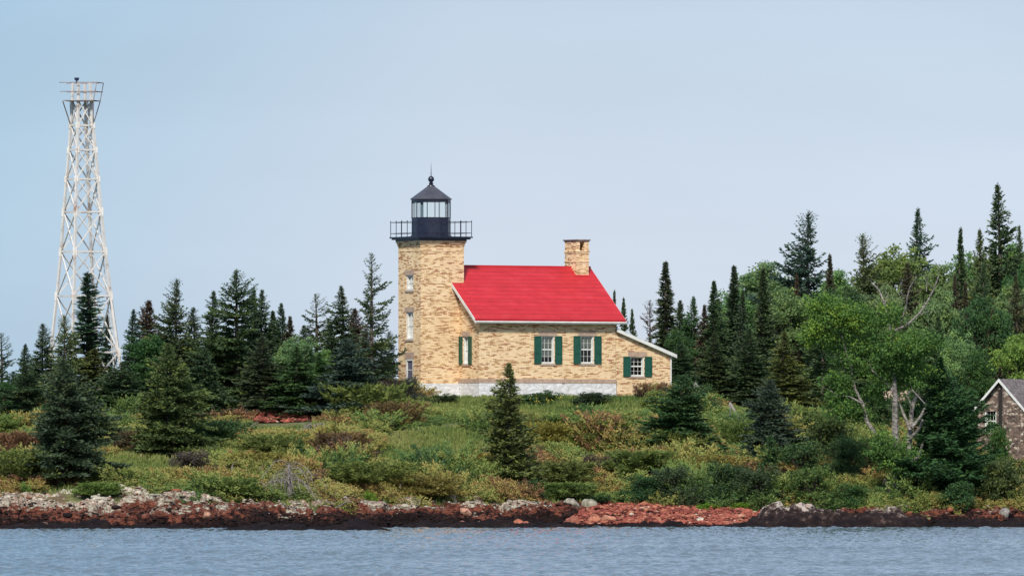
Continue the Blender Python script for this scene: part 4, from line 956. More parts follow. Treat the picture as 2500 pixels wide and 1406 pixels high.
DEC = [
 ('poplarA', 1870, 634, 250, 338, G_LT, 'light green poplar behind the narrow dark spruces, right of centre'),
 ('poplarB', 1800, 700, 150, 334, G_LT, 'pale poplar peeping out between the narrow spruces'),
 ('poplarA', 2045, 655, 170, 340, G_LT, 'light poplar right of the tallest big spruce'),
 ('poplarB', 2180, 592, 190, 344, G_YG, 'sunlit yellow-green tree with a leaning top behind the bare birch branches'),
 ('poplarA', 2290, 640, 200, 342, G_LT, 'green poplar left of the slim dark spire'),
 ('poplarB', 2370, 610, 160, 350, G_LT, 'poplar behind the olive spruce at upper right'),
 ('poplarA', 2470, 590, 190, 350, G_LT, 'green poplar at the upper right corner of the wood'),
 ('poplarA', 2500, 640, 150, 330, G_MD, 'darker leafy tree cut by the right edge'),
 ('poplarA', 1915, 700, 220, 324, G_LT, 'light green tree filling between the dark narrow spruce and the tallest big one'),
 ('poplarB', 1765, 745, 130, 328, G_LT, 'pale green tree low behind the narrow spruces'),
 ('poplarB', 2075, 690, 170, 322, G_MD, 'mid-green tree under the brown-topped bushy spruce'),
 ('poplarA', 2165, 690, 180, 324, G_LT, 'light green tree behind the birch\'s highest leaves'),
 ('poplarA', 2300, 700, 170, 320, G_LT, 'light green tree left of the rusty pair'),
 ('poplarA', 2400, 720, 190, 319, G_MD, 'mid-green tree behind the brown thin spruce at right'),
 ('poplarB', 2460, 690, 150, 328, G_LT, 'light green tree high behind the stone building'),
 ('poplarB', 1650, 800, 110, 316, G_MD, 'green tree low behind the lean-to'),
 ('poplarB', 2330, 800, 120, 306, G_LT, 'grey-green poplar above the big cedar'),
 ('poplarB', 2385, 850, 120, 304, G_MD, 'small mid-green tree left of the stone building\'s ridge'),
 ('poplarA', 2490, 810, 190, 300, G_YG, 'yellow-green tree overhanging the stone building from behind'),
 ('poplarB', 372, 812, 170, 293, (.055,.135,.045), 'bright green leafy tree among the spruces right of the steel tower'),
 ('poplarB', 720, 815, 130, 294, G_LT, 'small light green tree in the low gap of the left wood'),
 ('poplarC', 790, 850, 80, 295, G_LT, 'thin pale tree in the gap left of the tall open spruce'),
 ('poplarC', 300, 905, 60, 293, G_MD, 'leafy sapling beside the grey shed'),
 ('poplarB', 10, 930, 120, 296, G_MD, 'leafy tree at the left edge under the thin spruce'),
]
for t in DEC: tree(*t[:6], t[6], name='leafy_tree', cat='tree', group='leafy trees of the wood')

# ---- the birch on the shore, built stem by stem
def skeleton(root_loc, Y, stems, blobs, label, color, seed):
    rnd = random.Random(seed); o = Vector(root_loc); root = empty('birch_tree', root_loc, 0, label, 'birch'); tb = MB(); rng = np.random.default_rng(seed)
    for st in stems:
        dep = st[0]; pts = [P(x, y, Y+dep*(i/max(1, len(st[1])-1)))-o for i, (x, y, w) in enumerate(st[1])]; rad = [w*K(Y)*.33 for x, y, w in st[1]]
        # subdivide with a little crookedness
        Q = []; RR = []
        for i in range(len(pts)-1):
            L = (pts[i+1]-pts[i]).length; n = max(1, int(L/.5))
            for k in range(n):
                f = k/n; q = pts[i].lerp(pts[i+1], f)
                if k: q = q+Vector((rnd.gauss(0,.035), rnd.gauss(0,.035), rnd.gauss(0,.02)))
                Q.append(q); RR.append(rad[i]*(1-f)+rad[i+1]*f)
        Q.append(pts[-1]); RR.append(rad[-1]); tb.path(Q, RR, 7)
        for i in range(len(Q)//2, len(Q)):                         # twigs
            for _ in range(2 if RR[i] < .12 else 0):
                d = Vector((rnd.gauss(0,1), rnd.gauss(0,1), rnd.gauss(.5,.7))).normalized(); L = rnd.uniform(.25,.8); tb.tube(Q[i], Q[i]+d*L, .014, .004, 3, False)
    link('trunk', mb_mesh(tb, 'birch_trunk', M['birch']), root)
    VV = []; TT = []
    for (x, y, rx, ry, dz, dens) in blobs:
        c = np.array(P(x, y, Y+dz)-o); k = K(Y); ns = int(dens*.027*rx*ry)+7
        d = rng.normal(size=(ns,3)); d /= np.linalg.norm(d, axis=1, keepdims=True); cs = d*(rng.uniform(.2,1.35,(ns,1))**.6)*[rx*k, (rx+ry)*.5*k, ry*k]+c
        for i in range(ns):
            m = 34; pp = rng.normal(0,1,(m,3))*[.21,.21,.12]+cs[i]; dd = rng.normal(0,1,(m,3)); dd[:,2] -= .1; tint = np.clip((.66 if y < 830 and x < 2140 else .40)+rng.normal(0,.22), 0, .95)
            v, tt = diamonds(pp, dd, rng.uniform(.12,.20,m), rng.uniform(.08,.14,m), rng, np.clip(tint+rng.normal(0,.12,m), 0, 1)); VV.append(v); TT.append(tt)
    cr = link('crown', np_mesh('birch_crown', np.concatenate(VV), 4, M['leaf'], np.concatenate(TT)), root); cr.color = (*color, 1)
    return root
BYY = Yat(2195, 1218); bl = P(2192, 1225, BYY); bl.z = gz(bl.x, BYY)-.15
stems = [
 (0, [(2200,1228,44),(2196,1150,36),(2186,1060,27),(2186,970,20),(2180,900,16),(2176,845,13),(2172,800,9)]),
 (1, [(2205,1215,40),(2215,1130,26),(2222,1050,20),(2230,985,15),(2240,940,10)]),
 (-1, [(2180,1215,28),(2170,1195,14),(2160,1170,8)]),
 (1.5, [(2196,1140,18),(2160,1085,15),(2132,1050,15),(2117,1030,14),(2106,985,12),(2088,950,10),(2080,900,8),(2064,850,6),(2050,790,4)]),
 (1, [(2106,985,8),(2075,968,5),(2040,965,4),(2028,952,3)]),
 (0, [(2178,810,10),(2216,792,9),(2245,765,8),(2262,740,7),(2282,702,6),(2292,672,4)]),
 (1, [(2172,800,9),(2160,745,8),(2144,705,6),(2128,690,4)]),
 (-1, [(2198,800,7),(2212,750,6),(2222,700,5),(2238,676,4)]),
 (0, [(2262,712,4),(2262,690,3),(2258,680,2)]), (0, [(2240,770,5),(2262,762,3)]),
 (1, [(2225,1045,14),(2248,1015,10),(2258,995,7)]), (-1, [(2222,1070,14),(2248,1040,12),(2252,1025,8)]),
 (-1, [(2228,1000,8),(2215,965,6),(2226,950,5),(2258,985,4)]), (-1, [(2210,1140,16),(2242,1115,11),(2252,1085,8)]),
 (-2, [(2215,1175,12),(2226,1165,8),(2255,1176,6),(2285,1168,4)]), (0, [(2160,745,5),(2166,720,3)]),
 (0, [(2185,960,12),(2160,930,8),(2130,905,6),(2120,880,4)]), (1,[(2222,1050,14),(2206,1010,10),(2196,985,6)]),
]
blobs = [(2010,745,45,30,1,1.2),(2060,775,60,35,1,1.2),(2105,790,45,30,1,1.1),(2005,800,40,45,1,.9),(2070,850,75,45,2,1.0),(2120,870,55,40,1,1),(2180,850,50,35,-1,1.1),(2225,850,50,35,0,1.1),(2265,840,28,24,0,.9),(2160,905,45,40,0,1),(2225,910,60,45,1,1.1),
 (2060,985,42,36,1,1.1),(2045,930,35,25,1,.9),(1975,820,24,20,1,.8),(2090,1010,30,18,1,.7),(2150,790,26,18,0,.6),(2195,770,22,26,0,.35),(2160,760,14,26,0,.3),(2130,960,40,25,2,.8),(2150,1090,35,35,-1,.9),(2185,1100,40,30,-1,.9),(2170,1130,28,30,-1,.7),(2230,1120,30,30,1,.7)]
skeleton(bl, BYY, stems, blobs, 'old pale-barked birch with bare upper branches leaning over the shore rocks', (.115,.225,.055), 5)

# ---- bushes one can pick out
BUSH = [ # proto, x, top, width, base row, colour, label
 ('bushA', 800, 940, 110, 985, G_YG, 'bright yellow-green bush in front of the left wood'),
 ('bushC', 1005, 922, 75, 985, (.06,.085,.06), 'grey-green upright bush against the white foundation below the tower'),
 ('bushB', 930, 928, 100, 985, (.15,.12,.10), 'greyish twiggy bush left of the lighthouse foot'),
 ('bushA', 1075, 960, 100, 985, G_DK, 'dark low bush left along the white foundation'),
 ('bushA', 1320, 952, 130, 985, G_MD, 'dark leafy bush along the white foundation, right of the lone spruce'),
 ('bushB', 1440, 958, 120, 988, (.05,.085,.04), 'dull green bush under the right-hand facade window'),
 ('bushB', 1590, 952, 90, 1000, G_YG, 'light green bush below the lean-to window'),
 ('bushC', 1655, 905, 90, 965, G_MD, 'leafy bush hiding the lean-to doorstep'),
 ('bushA', 1415, 985, 80, 1030, G_MD, 'rounded green bush below the facade\'s right shutters'),
 ('bushA', 1408, 1056, 60, 1085, G_YG, 'small bright lime bush halfway down the slope'),
 ('bushC', 1780, 910, 140, 985, G_LT, 'light green bush above the wooden steps'),
 ('bushC', 1850, 920, 110, 990, G_YG, 'yellow-green bush right of the one above the steps'),
 ('bushC', 1720, 940, 90, 1000, G_MD, 'green bush beside the short handrail'),
 ('bushC', 2000, 1010, 200, 1130, (.085,.130,.045), 'large pale-topped alder mound left of the birch'),
 ('bushC', 1960, 1080, 190, 1180, G_MD, 'green alder bush below the pale-topped mound'),
 ('bushC', 2060, 1065, 140, 1180, G_MD, 'green alder bush close left of the birch trunk'),
 ('bushC', 1870, 1140, 170, 1230, (.065,.120,.05), 'low alder bush above the lime shore plants'),
 ('bushC', 1990, 1140, 180, 1238, (.110,.190,.060), 'light alder bush above the dark rock outcrop'),
 ('bushC', 2070, 1180, 120, 1238, G_MD, 'alder bush at the birch foot, left side'),
 ('bushC', 1760, 1130, 170, 1215, (.06,.11,.05), 'grey-green willow bush above the red cobble beach, right part'),
 ('bushC', 1650, 1140, 160, 1218, (.07,.115,.05), 'willow bush above the middle of the red cobble beach'),
 ('bushC', 1560, 1160, 120, 1220, (.05,.10,.045), 'dark-footed willow bush at the left end of the cobble beach'),
 ('bushA', 1295, 1165, 120, 1205, G_MD, 'low green bush at the foot of the lone spruce'),
 ('bushA', 120, 985, 110, 1040, (.05,.12,.045), 'green bush behind the large shore spruce'),
 ('bushB', 20, 1010, 90, 1055, G_YG, 'yellowing herb clump at the left edge'),
 ('bushC', 2195, 952, 120, 1040, G_MD, 'green bush in front of the tan-roofed cabin'),
 ('bushC', 2135, 962, 110, 1060, G_MD, 'green bush between the birch stems'),
 ('bushB', 2440, 1120, 150, 1235, G_OL, 'olive bush in front of the stone building'),
 ('bushB', 2330, 1175, 120, 1240, G_MD, 'low green bush under the big cedar'),
 ('bushC', 2425, 1035, 90, 1180, (.075,.15,.04), 'light green bush below the stone building\'s window'),
 ('bushB', 2200, 1212, 50, 1234, G_OL, 'olive grass-like tuft around the birch foot'),
 ('bushA', 1455, 1205, 90, 1232, G_MD, 'low green bush above the pale lichen rocks'),
 ('bushB', 300, 1050, 100, 1100, (.12,.10,.06), 'brownish heath bush between the dark and the sunlit spruces'),
 ('bushC', 480, 1100, 140, 1160, (.14,.115,.085), 'grey-brown twiggy bush right of the turf patch'),
 ('bushA', 555, 960, 120, 1000, (.05,.11,.045), 'green bush at the foot of the broad blue spruce'),
 ('bushA', 60, 1175, 40, 1205, G_YG, 'small lime bush on the left shore rocks'),
]
for k, (pr, px, top, wd, base, col, lab) in enumerate(BUSH): tree(pr, px, top, wd, 0, col, lab, 'leafy_bush', 'bush', 'bushes of the slope', base=base)
for k in range(6):
    V_, T2 = juniper('jb', 51+k, R=1.5, H=1.0, n=130, size=1.0); T2 = np.clip(T2+.45, 0, 1)
    PRO['jun%d' % k] = (None, np_mesh('juniper_crown', V_, 4, M['leaf'], T2), 1.0, 1.5)
GO, RU, OG = (.30,.26,.07), (.21,.135,.065), (.17,.215,.06)
JB = [
 (660, 958, 150, 1002, OG, 'yellow-tipped juniper above the red rock patch'),
 (890, 945, 210, 1010, OG, 'large olive-gold juniper mound left of the lighthouse foot'),
 (960, 985, 130, 1030, RU, 'rusty juniper right of the large mound'),
 (830, 1060, 150, 1100, RU, 'rust-orange juniper in the middle of the slope'),
 (1330, 1035, 130, 1075, GO, 'golden juniper mound right of the lone spruce'),
 (1455, 1030, 170, 1075, OG, 'olive juniper in the middle of the right slope'),
 (1160, 1110, 130, 1150, GO, 'golden flat juniper left of the lone spruce'),
 (1560, 1105, 190, 1150, OG, 'olive flat juniper below the rounded fir'),
 (1745, 1115, 150, 1155, GO, 'golden juniper left of the sapling'),
 (1240, 1010, 110, 1040, OG, 'olive juniper behind the lone spruce'),
 (60, 1105, 190, 1175, OG, 'olive juniper at the left edge above the shore'),
 (50, 1060, 130, 1110, RU, 'rusty juniper at the left edge'),
 (640, 1110, 190, 1150, GO, 'golden-brown juniper above and left of the dead stump'),
 (560, 1170, 170, 1210, OG, 'olive juniper at the rock edge left of the dead stump'),
 (900, 1130, 200, 1175, OG, 'olive-gold juniper right of the dead stump'),
 (1040, 1165, 180, 1210, GO, 'golden juniper above the pale boulder'),
 (660, 1062, 150, 1098, OG, 'green-gold juniper under the red rock patch'),
 (1390, 1130, 170, 1175, OG, 'olive juniper near the small rust-red patch'),
 (1660, 1060, 120, 1110, OG, 'olive juniper at the foot of the rounded fir'),
 (1380, 1180, 150, 1212, OG, 'flat olive juniper above the lichen rocks'),
 (1800, 1030, 130, 1080, OG, 'olive juniper left of the blue-green spruce'),
 (240, 1180, 120, 1205, OG, 'low olive juniper right of the shore spruce'),
 (520, 1030, 150, 1075, (.075,.13,.05), 'soft green juniper left of the red rock patch'),
 (1362, 1158, 45, 1170, (.30,.07,.03), 'small rust-red dead juniper patch on the right slope'),
]
for k, (px, top, wd, base, col, lab) in enumerate(JB): tree('jun%d' % (k % 6), px, top, wd, 0, col, lab, 'juniper_bush', 'juniper', 'junipers of the slope', base=base)
# bright shore plants
for (px, top, wd, base, lab) in ((1718, 1236, 48, 1250, 'lime green shore plant on the cobbles, left one'), (1745, 1240, 30, 1250, 'small lime green shore plant in the middle of the cobbles'), (1800, 1230, 70, 1246, 'lime green shore plant next to the dark outcrop'), (838, 1242, 34, 1262, 'bright green tuft on the dark shore rocks left of centre'), (905, 1195, 44, 1232, 'yellow-green bush at the rock edge right of the dead stump')):
    o = tree('bushA', px, top, wd, 0, (.20,.34,.045), lab, 'shore_plant', 'plant', 'lime green shore plants', base=base)
    o.location.z = max(o.location.z, float(rock_z(np.array([o.location.x]), np.array([o.location.y]))[0])-.02)
# ------------------------------------------------------------------ rocks, driftwood
def rock_mesh(seed, sub=2, jag=.28, flat=.6):
    import bmesh
    bm = bmesh.new(); bmesh.ops.create_icosphere(bm, subdivisions=sub, radius=1); rnd = random.Random(seed)
    pl = []
    for k in range(11): n = Vector((rnd.gauss(0,1), rnd.gauss(0,1), rnd.gauss(0,.8))).normalized(); pl.append((n, rnd.uniform(.62,.95)))
    for v in bm.verts:
        c = v.co.copy()
        for n, d in pl:
            q = c.dot(n)
            if q > d: c -= n*(q-d)
        c *= 1+rnd.gauss(0, .03*jag/.28); v.co = Vector((c.x, c.y, c.z*flat))
    V = np.array([v.co[:] for v in bm.verts]); Fq = np.array([[v.index for v in f.verts] for f in bm.faces]); bm.free(); return V, Fq
def stone_mat(name, stops):
    m, t, b = newmat(name); at = N(t, 'ShaderNodeAttribute'); at.attribute_name = 'tint'
    r = ramp(t, at.outputs['Fac'], stops); n = noise(t, coord(t), 4.0, 5, .7); r2 = ramp(t, n, [(.32, (.5,.47,.47)), (.6, (1.1,1.1,1.1))])
    t.links.new(mixc(t, 1, r.outputs[0], r2.outputs[0], 'MULTIPLY'), b.inputs['Base Color']); b.inputs['Roughness'].default_value = .95; b.inputs['Specular IOR Level'].default_value = .1; return m
M['cobble'] = stone_mat('red_cobbles', [(0, (.10,.035,.03)), (.3, (.24,.065,.05)), (.6, (.38,.12,.085)), (.85, (.46,.21,.13)), (1, (.55,.45,.36))])
M['ledge'] = stone_mat('ledge_stones', [(0, (.016,.012,.012)), (.38, (.04,.025,.022)), (.48, (.14,.055,.04)), (.58, (.30,.11,.065)), (.66, (.26,.15,.11)), (.78, (.28,.26,.20)), (1, (.42,.40,.32))])
RK = [rock_mesh(100+k, 1, .3, .6) for k in range(8)]
def scatter(name, pts, zf, size, tint, mat, rng, label, cat):
    VV = []; FF = []; TT = []; n = 0
    for i, (x, y) in enumerate(pts):
        V, Fq = RK[rng.integers(8)]; a = rng.uniform(0, 6.28); s = size(i, x, y); c, d = math.cos(a), math.sin(a); sx = s*rng.uniform(.7,1.7); sy = s*rng.uniform(.6,1.1)
        X = V[:,0]*sx; Y = V[:,1]*sy; VV.append(np.stack([X*c-Y*d+x, X*d+Y*c+y, V[:,2]*s*rng.uniform(.45,1.1)+zf(x, y)+s*.15], 1)); FF.append(Fq+n); TT.append(np.full(len(V), tint(i, x, y))); n += len(V)
    return tag(link(name, np_mesh(name, np.concatenate(VV), 3, mat, np.clip(np.concatenate(TT), 0, 1), faces=np.concatenate(FF))), label, cat, kind='stuff')
rz1 = lambda x, y: float(rock_z(np.array([x]), np.array([y]))[0])
rng = np.random.default_rng(4); pts = []
while len(pts) < 3300:
    x = rng.uniform(2.5, 17.5); c = CX+x/K(262); ys = float(shore_Y(c)); y = ys+rng.uniform(.5, 9.5)
    if c < 1375+(y-ys)*10 or c > 1870: continue
    pts.append((x, y))
scatter('cobble_beach', pts, rz1, lambda i, x, y: rng.uniform(.07,.17)*(2.0 if rng.random() < .06 else 1), lambda i, x, y: rng.normal(.45,.2)+(.3 if rng.random() < .05 else 0), M['cobble'], rng, 'red and pink cobbles of the small beach below the willows', 'cobbles')
pts = []
while len(pts) < 3000:
    x = rng.uniform(-32, 30); c = CX+x/K(255); ys = float(shore_Y(c)); f = rng.uniform(.05, 1.1); y = ys+8*f
    if 1400 < c < 1850: continue
    pts.append((x, y))
def lt(i, x, y):
    c = CX+x/K(y); f = (y-float(shore_Y(c)))/8; w = .85 if (c < 800 or 950 < c < 1460) else .2
    return -.02+f*.45+rng.normal(0,.14)+(w*rng.random() if f > .55 else 0)
scatter('shore_stones', pts, rz1, lambda i, x, y: rng.uniform(.05,.17)*(1.7 if rng.random() < .06 else 1), lt, M['ledge'], rng, 'broken dark, rust and pale stones strewn along the shore ledge', 'stones')
# red scree on the slope above
pts = [(rng.normal((690-CX)*K(290), 1.25), rng.normal(Yat(690, 1018), 1.6)) for _ in range(560)]+[(rng.normal((590-CX)*K(292), .6), rng.normal(Yat(590, 1003), .8)) for _ in range(130)]
scatter('red_scree', pts, lambda x, y: gz(x, y)-.05+.75*math.exp(-((x-(690-CX)*K(290))/1.7)**2-((y-Yat(690, 1018))/1.8)**2)+.5*math.exp(-((x-(590-CX)*K(292))/.8)**2), lambda i, x, y: rng.uniform(.12,.30), lambda i, x, y: rng.normal(.38,.2), M['cobble'], rng, 'patch of broken red rock on the slope in front of the left wood', 'scree')
# single boulders
def boulder(px, base, w, h, col, label, seed, name='boulder', cat='boulder', dy=0, water=False):
    Yb = None
    ys = float(shore_Y(px)); Ys = np.arange(ys-6, ys+9, .2); zz = np.maximum(rock_z((px-CX)*K(Ys), Ys), 0); row = HY-(zz-CZ)/K(Ys); k = np.argmax(row <= base) if (row <= base).any() else len(Ys)-1
    Yb = float(Ys[k]); X = (px-CX)*K(Yb); V, Fq = rock_mesh(seed, 3, .5, 1.0); kx = w*K(Yb)/2; kz = h*K(Yb)
    V = V*[kx, kx*.8, kz]; V[:,2] += (fbm(V[:,0]*4+seed, V[:,1]*4, seed, 3)-.5)*.15*kz; m, t, b = newmat('boulder_stone')
    n = noise(t, coord(t), 3.5, 6, .7); r = ramp(t, n, [(.35, tuple(c*.35 for c in col)), (.5, col), (.68, tuple(min(.75, c*1.5) for c in col))]); t.links.new(r.outputs[0], b.inputs['Base Color']); b.inputs['Roughness'].default_value = .9; bump(t, b, n, .6, .06)
    o = link(name, np_mesh(name, V, 3, m, faces=Fq)); o.location = (X, Yb, float(zz[k])-.02); tag(o, label, cat, 'boulders along the shore'); return o
for a in ((1102, 1216, 34, 17, (.42,.33,.28), 'pale rounded boulder at the scrub edge, middle of the shore', 1),
          (1265, 1283, 30, 12, (.36,.12,.07), 'orange boulder at the waterline, left one of the touching pair', 2), (1283, 1283, 26, 12, (.38,.13,.08), 'orange boulder at the waterline, right one of the touching pair', 3),
          (1125, 1281, 28, 10, (.26,.10,.07), 'brown-red boulder at the waterline left of the orange pair', 4), (1172, 1281, 26, 9, (.14,.10,.09), 'grey boulder at the waterline left of the orange pair', 5),
          (1130, 1252, 54, 12, (.42,.22,.15), 'flat salmon-coloured slab on the ledge', 6), (1450, 1272, 44, 16, (.40,.15,.09), 'large orange-red boulder at the left end of the cobble beach', 7),
          (1486, 1268, 40, 14, (.42,.19,.12), 'large pinkish boulder second from the left on the cobble beach', 8), (1395, 1276, 46, 14, (.26,.09,.06), 'dark red boulder left of the cobble beach', 9),
          (1710, 1272, 26, 10, (.5,.42,.34), 'small pale boulder near the right end of the cobble beach', 10), (2452, 1258, 34, 15, (.24,.22,.20), 'grey boulder at the right edge of the shore', 11),
          (108, 1285, 34, 10, (.10,.06,.05), 'dark boulder at the waterline far left', 12), (505, 1262, 24, 10, (.36,.19,.13), 'small peach boulder on the left ledge', 13), (1352, 1222, 40, 22, (.26,.24,.19), 'pale lichened boulder top above the ledge, leftmost of three', 14),
          (1395, 1232, 44, 18, (.27,.25,.20), 'pale lichened boulder above the ledge, middle of three', 15), (1438, 1236, 44, 20, (.28,.26,.20), 'pale lichened boulder above the ledge, rightmost of three', 16)):
    boulder(*a)
# dark outcrops standing in the water: one continuous knobbly mass each
def outcrop(pts, base, Yo, dep, label, seed, light=0):
    """pts: (x, y) silhouette in photo pixels, left to right."""
    xs_ = np.arange(pts[0][0], pts[-1][0]+1, 2.2); top = np.interp(xs_, [p[0] for p in pts], [p[1] for p in pts]); k = K(Yo)
    X = (xs_-CX)*k; H = np.maximum(CZ-(top-HY)*K(Yo+dep*.5), .02)
    ys = np.linspace(-1, 1, 34); XX, TT = np.meshgrid(X, ys); HH = np.tile(H, (34,1)); YY = Yo+dep*.5+TT*dep*.5*(.6+.4*np.minimum(1, HH/.6))
    prof = np.clip(1-np.abs(TT)**2.2, 0, 1)**.7; d1, d2, idn = cell((XX+YY*.3)/.9+seed, (YY-XX*.2)/.8, seed); q1, q2, idq = cell(XX/.33, YY/.33, seed+3)
    Z = HH*prof*(.86+.14*idn)+((idn-.5)*.42*np.clip((d2-d1)*4,0,1)-.10*(1-np.clip((d2-d1)*5,0,1))+(idq-.5)*.16*np.clip((q2-q1)*4,0,1)-.06)*np.minimum(1, HH*1.6)*prof+(fbm(XX*2.5, YY*2.5, seed, 3)-.5)*.14*prof-.25*(1-prof)
    V = np.stack([XX,YY,Z], -1).reshape(-1,3); nx = len(X); i = np.arange(nx-1)[None,:]+np.arange(33)[:,None]*nx; Fq = np.stack([i,i+1,i+1+nx,i+nx],-1).reshape(-1,4)
    m, t, b = newmat('dark_outcrop'); v = coord(t); n = noise(t, v, 1.9, 6, .7); geo = t.nodes.new('ShaderNodeNewGeometry'); sp_ = t.nodes.new('ShaderNodeSeparateXYZ'); t.links.new(geo.outputs['Position'], sp_.inputs[0])
    h = N(t, 'ShaderNodeMath', _operation='MULTIPLY_ADD'); t.links.new(sp_.outputs['Z'], h.inputs[0]); h.inputs[1].default_value = .22 if light else .05; t.links.new(n, h.inputs[2])
    r = ramp(t, h.outputs[0], [(.3, (.006,.005,.007)), (.55, (.013,.009,.010)), (.68, (.028,.018,.017)), (.76, (.10,.07,.06)), (.82, (.42,.38,.34)), (.95, (.34,.20,.15))]); t.links.new(r.outputs[0], b.inputs['Base Color']); b.inputs['Roughness'].default_value = .9; b.inputs['Specular IOR Level'].default_value = .1; bump(t, b, n, .8, .15)
    o = link('rock_outcrop', np_mesh('rock_outcrop', V, 4, m, faces=Fq)); tag(o, label, 'rock'); return o
outcrop([(468,1299),(500,1296),(540,1290),(600,1283),(640,1276),(700,1272),(735,1272),(745,1283),(790,1284),(850,1276),(868,1264),(890,1268),(920,1284),(945,1290),(962,1293),(978,1297)], 1300, 228, 6, 'long low dark rock shelf jutting into the lake left of centre', 3)
outcrop([(1740,1288),(1775,1280),(1820,1268),(1850,1262),(1868,1240),(1900,1229),(1950,1226),(1975,1220),(2000,1226),(2030,1232),(2058,1247),(2080,1256),(2110,1252),(2135,1246),(2160,1243),(2190,1240),(2210,1247),(2225,1256),(2245,1252),(2262,1262),(2275,1283)], 1287, 254.5, 4.5, 'high dark rock outcrop with pale lichen crest below the birch', 5, 1)
outcrop([(1290,1292),(1305,1289),(1330,1288),(1355,1290),(1362,1292)], 1292, 243, 1.2, 'small dark rock awash in the lake off the middle of the shore', 8)
outcrop([(980,1294),(995,1292),(1020,1293),(1060,1294)], 1294, 240, 1.0, 'thin dark rock awash right of the long shelf', 9)
outcrop([(2280,1283),(2300,1270),(2360,1266),(2420,1268),(2500,1264),(2560,1262),(2620,1283)], 1285, 256, 2.5, 'low dark rock ledge at the waterline by the right edge', 11)
outcrop([(1480,1283),(1530,1276),(1590,1271),(1640,1272),(1700,1279),(1745,1284)], 1284, 258.5, 1.2, 'low black wet rock rim in front of the cobble beach', 13)
outcrop([(-60,1294),(0,1284),(40,1277),(95,1272),(120,1279),(180,1277),(235,1268),(262,1271),(275,1282),(340,1280),(400,1284),(440,1279),(490,1288),(510,1293)], 1293, 240, 3.5, 'low black wet ledge along the waterline at far left', 15)
outcrop([(965,1288),(1000,1274),(1040,1268),(1062,1276),(1110,1272),(1150,1276),(1200,1266),(1225,1274),(1300,1270),(1345,1276),(1400,1277),(1470,1286)], 1286, 252.5, 3, 'low black broken ledge at the waterline in the middle of the shore', 19)
# dead root stump with drooping bleached branches
def dead(px, top, base, spreadpx, n, label, seed, Y=None):
    Yd = Y or Yat(px, base); X = (px-CX)*K(Yd); z0 = gz(X, Yd)-.05; h = CZ-(top-HY)*K(Yd)-z0; rnd = random.Random(seed); root = empty('dead_tree', (X, Yd, z0), 0, label, 'dead tree')
    tb = MB(); tb.path([Vector((0,0,-.2)), Vector((.05,0,h*.5)), Vector((0,0,h))], [.16, .11, .07], 7); link('trunk', mb_mesh(tb, 'dead_trunk', M['deadwood']), root)
    for k in range(n):
        tb = MB(); a = rnd.uniform(-math.pi, 0) if rnd.random() < .7 else rnd.uniform(0, math.pi); L = spreadpx*K(Yd)*rnd.uniform(.5, 1.0); z = h*rnd.uniform(.35, .97); d = Vector((math.cos(a), math.sin(a), 0)); p = Vector((0,0,z)); pts = [p]; dr_ = rnd.uniform(.25, 1.1)
        for j in range(1, 7): s = j/6; pts.append(p+d*(L*s)+Vector((rnd.gauss(0,.05), rnd.gauss(0,.05), -dr_*z*s**1.3+.25*L*math.sin(s*3)+rnd.gauss(0,.03))))
        tb.path(pts, [.035*(1-j/8) for j in range(7)], 5)
        for j in range(2, 7):
            for _ in range(3): e = Vector((rnd.gauss(0,1), rnd.gauss(0,1), rnd.gauss(-.3,.7))).normalized(); tb.tube(pts[j], pts[j]+e*rnd.uniform(.15,.5), .011, .004, 3, False)
        link('branch', mb_mesh(tb, 'dead_branch', M['deadwood']), root)
dead(705, 1128, 1222, 105, 26, 'dead grey stump with drooping bare branches at the rock edge', 3)
dead(768, 1035, 1060, 40, 8, 'tangle of bleached dead branches on the red rock patch', 4)
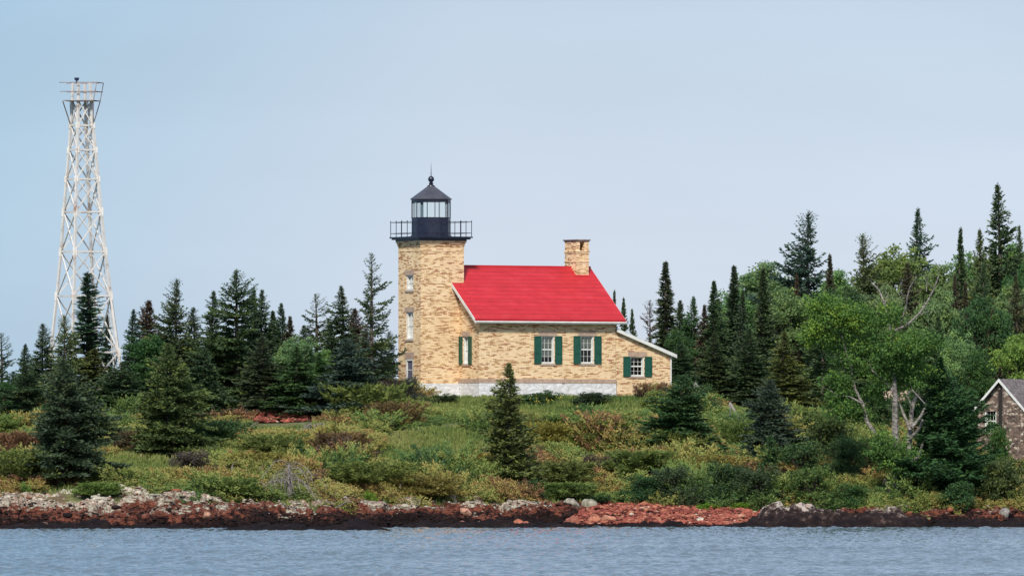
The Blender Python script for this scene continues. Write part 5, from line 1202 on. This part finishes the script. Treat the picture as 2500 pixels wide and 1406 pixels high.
def stick(pts, label, seed):
    Ys = Yat(pts[0][0], pts[0][1]+6); tb = MB(); o = P(pts[0][0], pts[0][1], Ys-.8); tb.path([P(x, y, Ys-.8+.3*i)-o for i, (x, y) in enumerate(pts)], [.05-.03*i/len(pts) for i in range(len(pts))], 6)
    q = P(*pts[len(pts)//2], Ys-.6)-o; tb.tube(q, q+Vector((.3,.1,.35)), .025, .01, 5)
    ob = link('driftwood', mb_mesh(tb, 'driftwood', M['deadwood']), None, o); tag(ob, label, 'driftwood', 'bleached dead branches lying on the slope')
stick([(612,1162),(630,1150),(640,1143)], 'bleached stick poking out of the juniper left of the dead stump', 1)
stick([(566,1148),(567,1136)], 'short upright white twig in the scrub, far left of the stump', 2)
stick([(818,1240),(840,1228),(862,1222)], 'bleached branch lying on the dark rocks right of the stump', 3)
stick([(614,1040),(625,1032),(640,1048)], 'bleached branch on the left side of the red rock patch', 4)
stick([(975,1200),(978,1178),(990,1170)], 'grey bent twig above the shore rocks, left of the pale boulder', 5)
# yellow flowers
def flowers(px, py, w, n, label):
    Yf = Yat(px, py); X = (px-CX)*K(Yf); rngf = np.random.default_rng(int(px)); root = empty('flowering_herb', (X, Yf, gz(X, Yf)), 0, label, 'flowers', 'yellow flowering herbs'); x = rngf.normal(0, w*K(Yf)/2, n); y = rngf.normal(0, .5, n); h = rngf.uniform(.5, .9, n)
    v, t_ = diamonds(np.stack([x,y,h*0],1), np.stack([x*.05,y*.05,h*0+1],1), h, .03, rngf, .4); tag(link('stems', np_mesh('herb_stems', v, 4, M['grass'], t_), root), kind='stuff')
    m = 9; p = np.repeat(np.stack([x,y,h],1), m, 0)+rngf.normal(0,.05,(n*m,3)); v, t_ = diamonds(p, rngf.normal(0,1,(n*m,3)), .055, .04, rngf, .5); tag(link('blossoms', np_mesh('herb_blossoms', v, 4, M['petal'], t_), root), kind='stuff')
M['petal'] = worn('yellow_petals', (.55,.42,.03), (.70,.58,.08), .8, 6.0)
flowers(1312, 1003, 40, 7, 'yellow flowers in the weeds below the left facade window, left clump')
flowers(1350, 1000, 30, 5, 'yellow flowers below the facade windows, right clump')
flowers(12, 1040, 50, 30, 'yellow flowering herbs at the left edge')
